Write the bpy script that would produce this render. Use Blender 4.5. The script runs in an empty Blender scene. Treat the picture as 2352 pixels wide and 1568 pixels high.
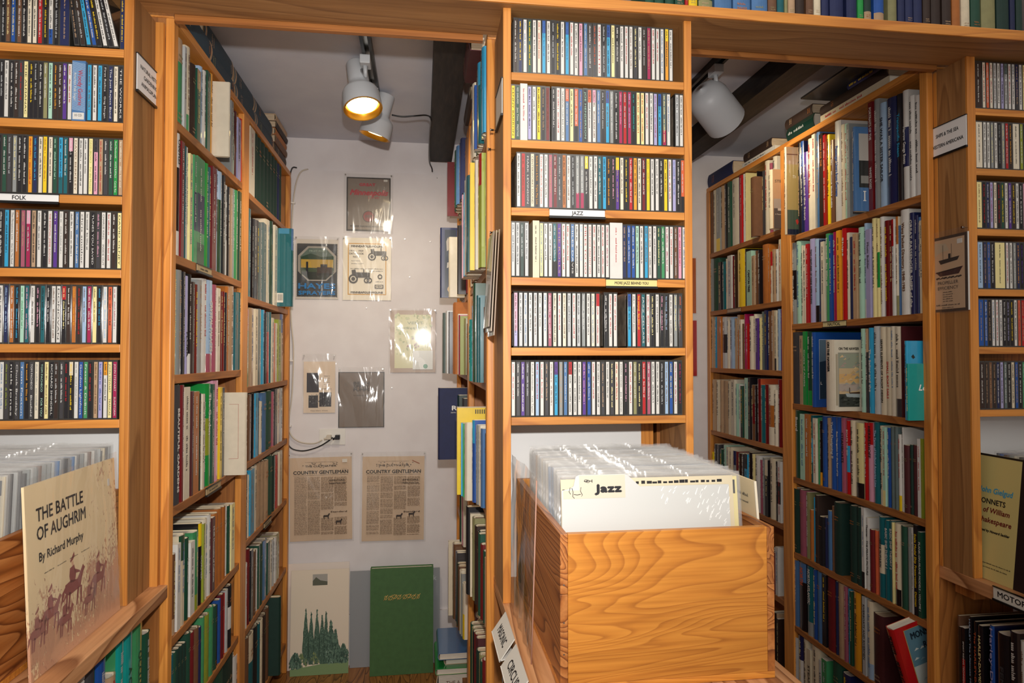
import bpy, math, random
from mathutils import Vector, Matrix
random.seed(11)
SC = bpy.context.scene
COL = SC.collection
PI = math.pi

# ------------------------------------------------------------------ camera
CAM = (-0.1937, -1.4255, 1.365)
YAW, PIT, F = 0.1365, 0.0216, 1509.06
cd = bpy.data.cameras.new('camera'); cam = bpy.data.objects.new('camera', cd); COL.objects.link(cam)
cam.location = CAM
cam.rotation_euler = (PI / 2 + PIT, 0, -YAW)
cd.sensor_width = 36.0; cd.lens = F / 2352 * 36; cd.clip_start = 0.02
SC.camera = cam

def ray(x, y):
    X = (x - 1176) / F; Y = (784 - y) / F
    c, s = math.cos(PIT), math.sin(PIT); g = c - Y * s; u = s + Y * c
    c, s = math.cos(YAW), math.sin(YAW)
    return (X * c + g * s, -X * s + g * c, u)

def at(x, y, ax, v):
    """photo pixel (2352 x 1568) to the point of it on the plane ax = v"""
    d = ray(x, y); i = 'XYZ'.index(ax); t = (v - CAM[i]) / d[i]
    return Vector([CAM[k] + t * d[k] for k in range(3)])

# ------------------------------------------------------------------ light and exposure
SC.view_settings.view_transform = 'Standard'
SC.view_settings.look = 'None'
SC.view_settings.gamma = 1.0
SC.view_settings.exposure = 0.32
SC.view_settings.use_curve_mapping = False
SC.cycles.transparent_max_bounces = 20
W = bpy.data.worlds.new('shop_ambient'); SC.world = W; W.use_nodes = True  # even warm ambient, stands in for the unseen room behind the camera
bg = W.node_tree.nodes['Background']; bg.inputs[0].default_value = (1.0, 0.93, 0.86, 1); bg.inputs[1].default_value = 0.40

def lamp(name, kind, loc, energy, color, size=0.1, rot=None, **kw):
    l = bpy.data.lights.new(name, kind); o = bpy.data.objects.new(name, l); COL.objects.link(o)
    l.energy = energy; l.color = color; o.location = loc
    if kind == 'AREA':
        l.size = size
    else:
        l.shadow_soft_size = size
    if rot: o.rotation_euler = rot
    for k, v in kw.items(): setattr(l, k, v)
    return o
# the photographer's flash, on the camera
fl = lamp('camera_flash', 'SPOT', (CAM[0] + 0.01, CAM[1], CAM[2] + 0.17), 76, (1.0, 0.95, 0.90), 0.018,
          rot=(PI / 2 + 0.07, 0, 0.09), spot_size=math.radians(114), spot_blend=1.0)
# unseen area light added behind the camera, soft fill for the room's ambient
lamp('room_fill_light', 'AREA', (0.1, -2.2, 2.45), 12, (1.0, 0.93, 0.85), 1.4, rot=(math.radians(38), 0, 0))
# bulbs of the track lights inside the alcoves
lamp('gardening_alcove_bulb', 'SPOT', (-0.381, 0.694, 2.122), 13, (1.0, 0.86, 0.66), 0.04, rot=(math.radians(20), 0, math.radians(-14)), spot_size=math.radians(165), spot_blend=0.8)
lamp('gardening_alcove_bulb_far', 'SPOT', (-0.370, 1.035, 2.155), 1.5, (1.0, 0.88, 0.70), 0.04, rot=(math.radians(16), 0, math.radians(20)), spot_size=math.radians(150), spot_blend=0.8)
lamp('nautical_alcove_bulb', 'SPOT', (0.866, 0.716, 2.155), 5, (1.0, 0.86, 0.66), 0.04, rot=tuple(Vector((0.13, 0.08, -0.10)).to_track_quat('-Z', 'Y').to_euler()), spot_size=math.radians(140), spot_blend=0.8)

# ------------------------------------------------------------------ colours
def lin(h):
    h = h.lstrip('#'); v = [int(h[i:i + 2], 16) / 255 for i in (0, 2, 4)]
    return tuple((x / 12.92 if x <= 0.04045 else ((x + 0.055) / 1.055) ** 2.4) for x in v) + (1.0,)
PAL = {k: lin(v) for k, v in dict(
    w='d6d4ce', W='dfd5bf', k='16151a', K='3c3b3e', g='8d9190', G='bcbfbf', r='b3161c', R='6e1218', o='e39a24', O='b26a2c',
    y='ecc81e', Y='eadd9c', n='1c4a38', N='3f8f5c', l='a9d3bd', L='8f9a2e', t='0f5f68', T='109a94', c='2f9fcc', b='1c4f9c',
    B='1a2450', a='9db9d6', A='4a74a4', p='54308a', P='dc9eb4', m='a01c4e', M='4a1c20', v='a7a3cc', s='b39474', S='6f4c34',
    d='33231c', e='d9ccb0', h='8d8a5e', f='1d9040', q='a4566a', x='5d6d6c', u='2a3f4c', z='cf5f38', j='14342c').items()}
NAME = dict(w='white', W='ivory', k='black', K='charcoal', g='grey', G='silver', r='red', R='dark red', o='amber', O='tan orange', y='yellow',
            Y='cream', n='bottle green', N='mid green', l='mint', L='olive yellow', t='deep teal', T='turquoise', c='sky blue', b='blue', B='navy',
            a='pale blue', A='slate blue', p='purple', P='pink', m='crimson', M='maroon', v='lavender', s='sand brown', S='brown', d='dark brown',
            e='beige', h='khaki', f='bright green', q='dusty rose', x='grey green', u='dark teal blue', z='orange', j='blackish green')

# ------------------------------------------------------------------ materials
def newmat(name):
    m = bpy.data.materials.new(name); m.use_nodes = True
    nt = m.node_tree; return m, nt, nt.nodes, nt.links, nt.nodes['Principled BSDF']

def simple(name, col, rough=0.5, spec=0.5, metal=0.0, emit=0.0, coat=0.0):
    m, nt, N, L, P = newmat(name)
    P.inputs['Base Color'].default_value = col; P.inputs['Roughness'].default_value = rough
    P.inputs['Specular IOR Level'].default_value = spec; P.inputs['Metallic'].default_value = metal
    if coat: P.inputs['Coat Weight'].default_value = coat; P.inputs['Coat Roughness'].default_value = 0.1
    if emit: P.inputs['Emission Color'].default_value = col; P.inputs['Emission Strength'].default_value = emit
    return m

def noisy(name, col, col2, scale=30, rough=0.6, bump=0.0, stretch=(1, 1, 1), detail=4, spec=0.4, lo=0.35, hi=0.65):
    m, nt, N, L, P = newmat(name)
    tc = N.new('ShaderNodeTexCoord'); mp = N.new('ShaderNodeMapping'); mp.inputs['Scale'].default_value = stretch
    nz = N.new('ShaderNodeTexNoise'); nz.inputs['Scale'].default_value = scale; nz.inputs['Detail'].default_value = detail
    cr = N.new('ShaderNodeValToRGB'); cr.color_ramp.elements[0].color = col; cr.color_ramp.elements[1].color = col2
    cr.color_ramp.elements[0].position = lo; cr.color_ramp.elements[1].position = hi
    L.new(tc.outputs['Object'], mp.inputs[0]); L.new(mp.outputs[0], nz.inputs['Vector']); L.new(nz.outputs[0], cr.inputs[0]); L.new(cr.outputs[0], P.inputs['Base Color'])
    P.inputs['Roughness'].default_value = rough; P.inputs['Specular IOR Level'].default_value = spec
    if bump:
        b = N.new('ShaderNodeBump'); b.inputs['Strength'].default_value = bump; b.inputs['Distance'].default_value = 0.002
        L.new(nz.outputs[0], b.inputs['Height']); L.new(b.outputs[0], P.inputs['Normal'])
    return m

def wood(name, axis, c1, c2, c3, ring=7.0, rough=0.42, fig=1.0):
    """plain sawn boards: growth figure running along the axis, fine pores, per-object offset"""
    m, nt, N, L, P = newmat(name)
    tc = N.new('ShaderNodeTexCoord'); oi = N.new('ShaderNodeObjectInfo')
    off = N.new('ShaderNodeVectorMath'); off.operation = 'ADD'
    cm = N.new('ShaderNodeCombineXYZ'); ml = N.new('ShaderNodeMath'); ml.operation = 'MULTIPLY'; ml.inputs[1].default_value = 13.7
    L.new(oi.outputs['Random'], ml.inputs[0])
    for i in range(3): L.new(ml.outputs[0], cm.inputs[i])
    L.new(tc.outputs['Object'], off.inputs[0]); L.new(cm.outputs[0], off.inputs[1])
    mp = N.new('ShaderNodeMapping'); sc = [1.0, 1.0, 1.0]; sc['XYZ'.index(axis)] = 0.13
    mp.inputs['Scale'].default_value = sc
    L.new(off.outputs[0], mp.inputs[0])
    n1 = N.new('ShaderNodeTexNoise'); n1.inputs['Scale'].default_value = ring * 0.62; n1.inputs['Detail'].default_value = 2.0; n1.inputs['Distortion'].default_value = 0.9
    L.new(mp.outputs[0], n1.inputs['Vector'])
    mm = N.new('ShaderNodeMath'); mm.operation = 'MULTIPLY'; mm.inputs[1].default_value = ring * 2.4
    L.new(n1.outputs[0], mm.inputs[0])
    fr = N.new('ShaderNodeMath'); fr.operation = 'FRACT'; L.new(mm.outputs[0], fr.inputs[0])
    mp2 = N.new('ShaderNodeMapping'); sc2 = [170.0] * 3; sc2['XYZ'.index(axis)] = 6.0; mp2.inputs['Scale'].default_value = sc2
    L.new(off.outputs[0], mp2.inputs[0])
    n2 = N.new('ShaderNodeTexNoise'); n2.inputs['Scale'].default_value = 1.0; n2.inputs['Detail'].default_value = 3
    L.new(mp2.outputs[0], n2.inputs['Vector'])
    cr = N.new('ShaderNodeValToRGB'); e = cr.color_ramp.elements
    e[0].position = 0.0; e[0].color = c1; e[1].position = 1.0; e[1].color = c1
    a = e.new(0.6); a.color = c2; b = e.new(0.86); b.color = c3; c = e.new(0.93); c.color = c1
    L.new(fr.outputs[0], cr.inputs[0])
    mx = N.new('ShaderNodeMix'); mx.data_type = 'RGBA'; mx.inputs[0].default_value = fig
    mx.inputs[6].default_value = c1; L.new(cr.outputs[0], mx.inputs[7])
    m2 = N.new('ShaderNodeMix'); m2.data_type = 'RGBA'; m2.blend_type = 'MULTIPLY'; m2.inputs[0].default_value = 0.55
    cr2 = N.new('ShaderNodeValToRGB'); cr2.color_ramp.elements[0].position = 0.3; cr2.color_ramp.elements[0].color = (0.62, 0.55, 0.48, 1)
    cr2.color_ramp.elements[1].position = 0.62; cr2.color_ramp.elements[1].color = (1, 1, 1, 1)
    L.new(n2.outputs[0], cr2.inputs[0]); L.new(mx.outputs[2], m2.inputs[6]); L.new(cr2.outputs[0], m2.inputs[7])
    # every board a little lighter or darker
    rr = N.new('ShaderNodeMapRange'); rr.inputs[3].default_value = 0.86; rr.inputs[4].default_value = 1.12; L.new(oi.outputs['Random'], rr.inputs[0])
    m3 = N.new('ShaderNodeVectorMath'); m3.operation = 'SCALE'; L.new(m2.outputs[2], m3.inputs[0]); L.new(rr.outputs[0], m3.inputs[3])
    L.new(m3.outputs[0], P.inputs['Base Color'])
    P.inputs['Roughness'].default_value = rough
    bp = N.new('ShaderNodeBump'); bp.inputs['Strength'].default_value = 0.12; bp.inputs['Distance'].default_value = 0.001
    L.new(n2.outputs[0], bp.inputs['Height']); L.new(bp.outputs[0], P.inputs['Normal'])
    return m

def coloured(name, src, rough=0.5, bump=0.0, bscale=400, coat=0.0, spec=0.5, mott=0.0):
    """base colour read from the mesh's own colours (src Col) or the object's colour (src obj)"""
    m, nt, N, L, P = newmat(name)
    if src == 'Col':
        a = N.new('ShaderNodeAttribute'); a.attribute_name = 'Col'; out = a.outputs['Color']
    else:
        a = N.new('ShaderNodeObjectInfo'); out = a.outputs['Color']
    if mott:
        tc = N.new('ShaderNodeTexCoord'); n = N.new('ShaderNodeTexNoise'); n.inputs['Scale'].default_value = 45; n.inputs['Detail'].default_value = 5
        L.new(tc.outputs['Object'], n.inputs['Vector'])
        r = N.new('ShaderNodeMapRange'); r.inputs[1].default_value = 0.3; r.inputs[2].default_value = 0.7; r.inputs[3].default_value = 1 - mott; r.inputs[4].default_value = 1 + mott * 0.5
        L.new(n.outputs[0], r.inputs[0]); s = N.new('ShaderNodeVectorMath'); s.operation = 'SCALE'; L.new(out, s.inputs[0]); L.new(r.outputs[0], s.inputs[3]); out = s.outputs[0]
    L.new(out, P.inputs['Base Color']); P.inputs['Roughness'].default_value = rough; P.inputs['Specular IOR Level'].default_value = spec
    if coat: P.inputs['Coat Weight'].default_value = coat; P.inputs['Coat Roughness'].default_value = 0.06
    if bump:
        tc = N.new('ShaderNodeTexCoord'); n = N.new('ShaderNodeTexNoise'); n.inputs['Scale'].default_value = bscale
        L.new(tc.outputs['Object'], n.inputs['Vector'])
        b = N.new('ShaderNodeBump'); b.inputs['Strength'].default_value = bump; b.inputs['Distance'].default_value = 0.001
        L.new(n.outputs[0], b.inputs['Height']); L.new(b.outputs[0], P.inputs['Normal'])
    return m

def clear(name, rough=0.12, amount=0.10, scale=(14, 14, 5), strength=0.5, tint=(0.985, 0.985, 0.98, 1), milk=0.03):
    m, nt, N, L, P = newmat(name); N.remove(P)
    out = [n for n in N if n.type == 'OUTPUT_MATERIAL'][0]
    tr = N.new('ShaderNodeBsdfTransparent'); tr.inputs[0].default_value = tint
    gl = N.new('ShaderNodeBsdfGlossy'); gl.inputs['Roughness'].default_value = rough
    tc = N.new('ShaderNodeTexCoord'); mp = N.new('ShaderNodeMapping'); mp.inputs['Scale'].default_value = scale; mp.inputs['Rotation'].default_value = (0, 0.35, 0)
    nz = N.new('ShaderNodeTexNoise'); nz.inputs['Scale'].default_value = 1.0; nz.inputs['Detail'].default_value = 2.5; nz.inputs['Distortion'].default_value = 0.8
    bp = N.new('ShaderNodeBump'); bp.inputs['Strength'].default_value = strength; bp.inputs['Distance'].default_value = 0.02
    L.new(tc.outputs['Object'], mp.inputs[0]); L.new(mp.outputs[0], nz.inputs['Vector']); L.new(nz.outputs[0], bp.inputs['Height'])
    l0 = N.new('ShaderNodeLayerWeight'); l0.inputs[0].default_value = 0.5; lw = N.new('ShaderNodeMath'); lw.operation = 'POWER'; lw.inputs[1].default_value = 4.0; L.new(l0.outputs['Facing'], lw.inputs[0])
    mr = N.new('ShaderNodeMapRange'); mr.inputs[3].default_value = amount; mr.inputs[4].default_value = min(1, amount + 0.7)
    L.new(bp.outputs[0], gl.inputs['Normal']); L.new(lw.outputs[0], mr.inputs[0])
    df = N.new('ShaderNodeBsdfDiffuse'); df.inputs[0].default_value = (0.8, 0.79, 0.78, 1)
    m0 = N.new('ShaderNodeMixShader'); m0.inputs[0].default_value = milk; L.new(tr.outputs[0], m0.inputs[1]); L.new(df.outputs[0], m0.inputs[2])
    mx = N.new('ShaderNodeMixShader'); L.new(mr.outputs[0], mx.inputs[0]); L.new(m0.outputs[0], mx.inputs[1]); L.new(gl.outputs[0], mx.inputs[2])
    L.new(mx.outputs[0], out.inputs[0])
    return m

c1, c2, c3 = lin('db9344'), lin('cf8436'), lin('a65d24')
WD = {a: wood('pine_' + a, a, c1, c2, c3, ring=6, fig=0.55) for a in 'XYZ'}
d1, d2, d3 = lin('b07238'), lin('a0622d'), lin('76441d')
WSHADE = {a: wood('shaded_pine_' + a, a, lin('a87a4a'), lin('9b6d3e'), lin('7c532e'), ring=5, fig=0.7, rough=0.55) for a in 'XYZ'}  # the same pine, dimness of grazing flash put into its colour
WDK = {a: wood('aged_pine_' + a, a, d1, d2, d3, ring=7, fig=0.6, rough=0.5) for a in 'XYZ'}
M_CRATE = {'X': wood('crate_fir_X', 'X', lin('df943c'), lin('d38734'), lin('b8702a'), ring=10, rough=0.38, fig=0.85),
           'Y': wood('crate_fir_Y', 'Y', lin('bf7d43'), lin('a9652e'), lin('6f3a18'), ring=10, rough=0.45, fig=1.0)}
M_LEDGE = wood('ledge_fir', 'Y', lin('cf9a6c'), lin('bf8657'), lin('8a5834'), ring=6, rough=0.45, fig=1.0)
M_FLOOR = wood('floor_fir', 'Y', lin('a87038'), lin('96602c'), lin('613714'), ring=11, rough=0.3, fig=1.0)
M_WALL = noisy('painted_board', lin('dcd6d6'), lin('e2dddd'), 9, 0.55, 0.05)
M_PANEL = noisy('white_back_board', lin('e6e8e8'), lin('eceeed'), 8, 0.5, 0.03)
M_CEIL = noisy('painted_ceiling', lin('d0d2dc'), lin('d8dae2'), 6, 0.7, 0.05)
M_BEAM = noisy('black_painted_beam', lin('141110'), lin('2e2620'), 9, 0.6, 0.5, (6, 1, 6), 6)
M_CLOTH = coloured('book_cloth', 'Col', 0.62, 0.35, 900, mott=0.12)
M_JACKET = coloured('glossy_jacket', 'Col', 0.28, 0.0, coat=0.9, mott=0.05)
M_PAPER = coloured('paperback_cover', 'Col', 0.38, 0.0, coat=0.25, mott=0.06)
M_PRINT = coloured('printed_card', 'Col', 0.55, 0.0)
M_GLOSSP = coloured('glossy_print', 'Col', 0.3, 0.0, coat=0.4)
M_INSERT = coloured('cd_spine_card', 'obj', 0.4, 0.0, coat=0.6)
M_INK = coloured('printing_ink', 'obj', 0.5, 0.0)
M_CASE = simple('jewel_case_plastic', lin('35332f'), 0.12, 0.6, coat=0.5)
M_SIDE = noisy('cd_inlay_side', lin('6f6459'), lin('8e8172'), 60, 0.3)
M_PAGES = noisy('page_edges', lin('b39c80'), lin('d2bfa4'), 1, 0.8, 0.3, (900, 30, 30), 2)
M_PAGESY = noisy('page_edges_pale', lin('d6cdbd'), lin('e8e0d2'), 1, 0.8, 0.2, (900, 30, 30), 2)
M_CLEAR = clear('clear_sleeve', 0.13, 0.05, (9, 9, 3.2), 0.9)
M_BAG = clear('lp_bag', 0.22, 0.06, (16, 16, 9), 1.0, milk=0.10)
M_FILM = clear('thin_film', 0.12, 0.02, (9, 9, 3.2), 0.6, milk=0.0)
M_WHITEP = simple('white_plastic', lin('e4e1da'), 0.35)
M_BLACKP = simple('black_plastic', lin('0e0e0f'), 0.35)
M_STEEL = simple('steel', lin('b9b6b0'), 0.25, 0.5, 1.0)
M_LAMP = simple('lamp_enamel', lin('c3c7cb'), 0.42, 0.4)
M_BULB = simple('lit_bulb', lin('ffdf96'), 0.5, 0.5, 0, 9.0)
M_INNER = simple('brass_reflector', lin('c9912f'), 0.3, 0.5, 0.8)
M_CORDW = simple('white_cord', lin('c9bfae'), 0.5)
M_RECORD = simple('vinyl_edge', lin('1a1a1c'), 0.35)

# ------------------------------------------------------------------ mesh building
COLMATS = {'book_cloth', 'glossy_jacket', 'paperback_cover', 'printed_card', 'glossy_print'}
class MB:
    def __init__(s): s.v = []; s.f = []; s.m = []; s.c = []; s.sm = []
    def face(s, idx, mi=0, col=(1, 1, 1, 1), smooth=False): s.f.append(idx); s.m.append(mi); s.c.append(col); s.sm.append(smooth)
    def add(s, vs, fs, mi=0, col=(1, 1, 1, 1), smooth=False):
        b = len(s.v); s.v += [tuple(v) for v in vs]
        for f in fs: s.face([b + i for i in f], mi, col, smooth)
        return s
    def box(s, x0, x1, y0, y1, z0, z1, mi=0, col=(1, 1, 1, 1)):
        vs = [(x, y, z) for z in (z0, z1) for y in (y0, y1) for x in (x0, x1)]
        return s.add(vs, [(0, 2, 3, 1), (4, 5, 7, 6), (0, 1, 5, 4), (2, 6, 7, 3), (0, 4, 6, 2), (1, 3, 7, 5)], mi, col)
    def prism(s, p, q, mi=0, col=(1, 1, 1, 1), smooth=False):
        """two matching loops p and q joined and capped"""
        n = len(p); fs = [tuple(range(n))[::-1], tuple(range(n, 2 * n))] + [(i, (i + 1) % n, n + (i + 1) % n, n + i) for i in range(n)]
        return s.add(list(p) + list(q), fs, mi, col, smooth)
    def quad(s, a, b, c, d, mi=0, col=(1, 1, 1, 1)): return s.add([a, b, c, d], [(0, 1, 2, 3)], mi, col)
    def tube(s, pts, r, n=8, mi=0, col=(1, 1, 1, 1)):
        pts = [Vector(p) for p in pts]; b = len(s.v); up = Vector((0.13, 0.2, 0.97))
        for i, p in enumerate(pts):
            t = (pts[min(i + 1, len(pts) - 1)] - pts[max(i - 1, 0)]).normalized()
            u = t.cross(up)
            if u.length < 1e-3: u = t.cross(Vector((1, 0, 0)))
            u.normalize(); w = t.cross(u); rr = r[i] if isinstance(r, (list, tuple)) else r
            for k in range(n):
                a = 2 * PI * k / n; s.v.append(tuple(p + u * math.cos(a) * rr + w * math.sin(a) * rr))
        for i in range(len(pts) - 1):
            for k in range(n):
                s.face([b + i * n + k, b + i * n + (k + 1) % n, b + (i + 1) * n + (k + 1) % n, b + (i + 1) * n + k], mi, col, True)
        s.face([b + k for k in range(n)][::-1], mi, col); e = b + (len(pts) - 1) * n; s.face([e + k for k in range(n)], mi, col)
        return s
    def build(s, name, mats, parent=None, loc=None, rotz=None, kind=None, bevel=0.0):
        me = bpy.data.meshes.new(name); me.from_pydata(s.v, [], s.f)
        if not isinstance(mats, (list, tuple)): mats = [mats]
        for m in mats: me.materials.append(m)
        if len(mats) > 1: me.polygons.foreach_set('material_index', s.m)
        if any(s.sm): me.polygons.foreach_set('use_smooth', s.sm)
        if any(m.name in COLMATS for m in mats):
            at_ = me.color_attributes.new('Col', 'FLOAT_COLOR', 'CORNER'); arr = []
            for f, c in zip(s.f, s.c): arr += list(c) * len(f)
            at_.data.foreach_set('color', arr)
        me.update()
        o = bpy.data.objects.new(name, me); COL.objects.link(o)
        if parent: o.parent = parent
        if loc is not None: o.location = loc
        if rotz is not None: o.rotation_euler = (0, 0, rotz)
        if kind: o['kind'] = kind
        if bevel:
            bv = o.modifiers.new('edges', 'BEVEL'); bv.width = bevel; bv.segments = 2; bv.limit_method = 'ANGLE'
        return o

def tag(o, label, cat, group=None):
    o['label'] = label; o['category'] = cat
    if group: o['group'] = group
    return o

def empty(name, loc, label=None, cat=None, group=None, rotz=0):
    o = bpy.data.objects.new(name, None); COL.objects.link(o); o.location = loc; o.rotation_euler = (0, 0, rotz); o.empty_display_size = 0.02
    if label: tag(o, label, cat, group)
    return o

def obox(name, mat, x0, x1, y0, y1, z0, z1, parent=None, kind=None, bevel=0.0):
    """a box whose own origin is the middle of its foot; world coordinates in"""
    cx, cy = (x0 + x1) / 2, (y0 + y1) / 2
    px, py, pz = (parent.location if parent else (0, 0, 0))
    m = MB(); m.box(x0 - cx, x1 - cx, y0 - cy, y1 - cy, 0, z1 - z0)
    return m.build(name, mat, parent, (cx - px, cy - py, z0 - pz), kind=kind, bevel=bevel)

TXT = {}
def text_geo(s):
    if s not in TXT:
        cu = bpy.data.curves.new('t', 'FONT'); cu.body = s; cu.resolution_u = 2; cu.size = 1.0
        o = bpy.data.objects.new('t', cu); COL.objects.link(o)
        me = o.to_mesh(); vs = [tuple(v.co) for v in me.vertices]; fs = [tuple(p.vertices) for p in me.polygons]
        o.to_mesh_clear(); bpy.data.objects.remove(o); bpy.data.curves.remove(cu); TXT[s] = (vs, fs)
    return TXT[s]

def put_text(mb, s, p, u, v, h, length=None, col=(1, 1, 1, 1), mi=0, bold=0.0, anchor='c', slant=0.0):
    """letters of cap height h, centred (or starting) at p, running along u with their tops towards v; stretched to length when given"""
    vs, fs = text_geo(s)
    if not vs: return
    xs = [q[0] for q in vs]; x0, x1 = min(xs), max(xs); u = Vector(u); v = Vector(v); p = Vector(p)
    sy = h / 0.70; sx = (length / (x1 - x0)) if length else sy
    c = (x0 + x1) / 2 if anchor == 'c' else x0
    offs = [(0, 0)] if not bold else [(-bold, 0), (bold, 0), (0, bold), (0, -bold)]
    nrm = u.cross(v) * 0.00004
    for k, (ox, oy) in enumerate(offs):
        mb.add([p + nrm * k + u * ((q[0] - c) * sx + ox + slant * (q[1] - 0.35) * sy) + v * ((q[1] - 0.35) * sy + oy) for q in vs], fs, mi, col)

def scribble(mb, p, u, v, h, length, seed=0, col=(1, 1, 1, 1), mi=0, word=(3, 9)):
    """print too small to read: rows of short strokes the size of letters, grouped like words"""
    R = random.Random(seed); u = Vector(u); v = Vector(v); p = Vector(p); t = -length / 2; cw = h * 0.62; th = h * 0.2
    while t < length / 2 - cw:
        for k in range(R.randint(*word)):
            if t > length / 2 - cw: break
            hh = h * R.choice((0.7, 0.7, 1.0)); w = cw * 0.72; b = -h / 2
            R0 = R.random()
            def bar(a0, a1, b0, b1): mb.quad(p + u * (t + a0) + v * (b + b0), p + u * (t + a1) + v * (b + b0), p + u * (t + a1) + v * (b + b1), p + u * (t + a0) + v * (b + b1), mi, col)
            bar(0, th, 0, hh)
            if R0 < 0.6: bar(w - th, w, 0, hh * 0.8)
            if R0 > 0.25: bar(th, w, hh * 0.42, hh * 0.42 + th * 0.8)
            if R0 > 0.55: bar(th, w, 0, th * 0.8)
            t += cw
        t += cw * 0.9
# ------------------------------------------------------------------ setting
ZC, YW = 2.34, 1.60
def struct(name, mat, *a, **k): return obox(name, mat, *a, kind='structure', **k)
fm = MB()
R_ = random.Random(3); x = -2.0
floor = MB().box(-2.0, 2.2, -3.0, 1.62, -0.03, -0.0015).build('floor', simple('floor_gap', lin('2b1508'), 0.8), kind='structure')
x = -1.2
while x < 1.5:
    struct('floor_plank', M_FLOOR, x, x + 0.0945, -2.4, 1.60, -0.0015, 0.0, parent=None); x += 0.0962
struct('wall_back', M_WALL, -2.0, 2.2, YW, YW + 0.1, 0, ZC)
struct('wall_back_board', M_WALL, -0.80, 0.0, YW - 0.012, YW, 0.0, 2.195)
struct('wall_back_board', M_WALL, 0.42, 1.2, YW - 0.012, YW, 0.0, 2.195)
struct('wall_west', M_WALL, -2.1, -2.0, -3.0, 1.7, 0, 2.9)
struct('wall_east', M_WALL, 2.2, 2.3, -3.0, 1.7, 0, 2.9)
struct('ceiling', M_CEIL, -2.0, 2.2, 0.13, 1.7, ZC, ZC + 0.06)
# dark joists under the ceiling
struct('ceiling_beam', M_BEAM, -0.161, -0.062, 0.16, YW - 0.05, 2.243, ZC)
struct('ceiling_beam', M_BEAM, 0.945, 1.04, 0.16, YW, 2.262, ZC)
struct('baseboard_back', M_WALL, -0.80, 0.0, YW - 0.026, YW - 0.012, 0.0, 0.22)

# ------------------------------------------------------------------ fitted shelving
HB = 2.1345
hs = empty('header_shelf', (0.3, 0.05, HB), 'long orange pine shelf board bridging both alcoves above the disc racks', 'shelf')
obox('shelf_board', WSHADE['X'], -1.6, 2.0, -0.016, 0.128, HB, HB + 0.0245, hs)  # duller wood colour carries the shade of the underside
obox('front_edge', WD['X'], -1.6, 2.0, -0.022, -0.0161, HB, HB + 0.0246, hs, bevel=0.0015)
obox('cleat', WDK['X'], -0.75, -0.05, 0.135, 0.150, HB - 0.012, HB + 0.03, hs)
obox('cleat', WDK['X'], 0.44, 1.16, 0.135, 0.150, HB - 0.010, HB + 0.03, hs)

def rack(x0, x1, yf, depth, zs, zbot, ztop, label, stile=(0.018, 0.018), xa=None):
    """open disc rack: two stiles / side panels, a shelf board per row, a back"""
    t = empty('disc_rack', ((x0 + x1) / 2, yf, zbot), label, 'rack')
    for a, c in ((x0 - stile[0], x0), (x1, x1 + stile[1])):
        obox('side_panel', WSHADE['Z'], a, c, yf + 0.0065, yf + depth, zbot, ztop, t)  # side faces coloured darker for the flash that only grazes them
        obox('front_edge', WD['Z'], a, c, yf, yf + 0.0064, zbot, ztop, t, bevel=0.001)
    for z in zs: obox('shelf', WD['X'], x0 + 0.0005, x1 - 0.0005, yf + 0.0006, yf + depth - 0.006, z - 0.0175, z, t, bevel=0.001)
    obox('back_panel', WDK['Z'], x0, x1, yf + depth - 0.006, yf + depth - 0.001, zs[-1] - 0.02, ztop, t)
    return t
ZCn = [z - 0.235 for z in (2.2268, 2.0768, 1.9265, 1.7725, 1.6177, 1.4651)]
ZLf = [z - 0.235 for z in (2.2506, 2.0931, 1.9367, 1.7811, 1.6241, 1.466)]
ZRt = [z - 0.235 for z in (2.2364, 2.0806, 1.9252, 1.7701, 1.622, 1.462)]
XL_, XR_ = -0.8224, 1.2146           # inner faces of the outer racks
CW = 0.4009
ledgeC, ledgeL, ledgeR = 0.828, 0.842, 0.802
rackC = rack(0.0, CW, 0.0, 0.166, ZCn, ledgeC, HB, 'narrow pine disc rack with six rows between the two alcoves', (0.0175, 0.0175))
rackL = rack(-1.36, XL_, 0.056, 0.115, ZLf, ledgeL, HB, 'wide pine disc rack beside the gardening alcove, cut off by the picture edge', (0.0185, 0.0185))
rackR = rack(XR_, 1.75, 0.072, 0.099, ZRt, ledgeR, HB, 'pine disc rack of folk and pop discs beside the ships signboard', (0.0235, 0.02))
for r, xa, xb, y, z0, z1 in ((rackC, 0.001, 0.352, 0.168, ledgeC, ZCn[5] - 0.03), (rackL, -1.35, XL_, 0.1715, ledgeL, ZLf[5] - 0.02), (rackR, XR_, 1.74, 0.1715, ledgeR, ZRt[5] - 0.02)):
    o = obox('white_back_board', M_PANEL, xa, xb, y, y + 0.005, z0, z1, r)
    o['label'] = 'white painted board closing the bin below the rows'
obox('inner_post', WD['Z'], 0.352, 0.383, 0.166, 0.184, ledgeC, ZCn[5] - 0.018, rackC)

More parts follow.
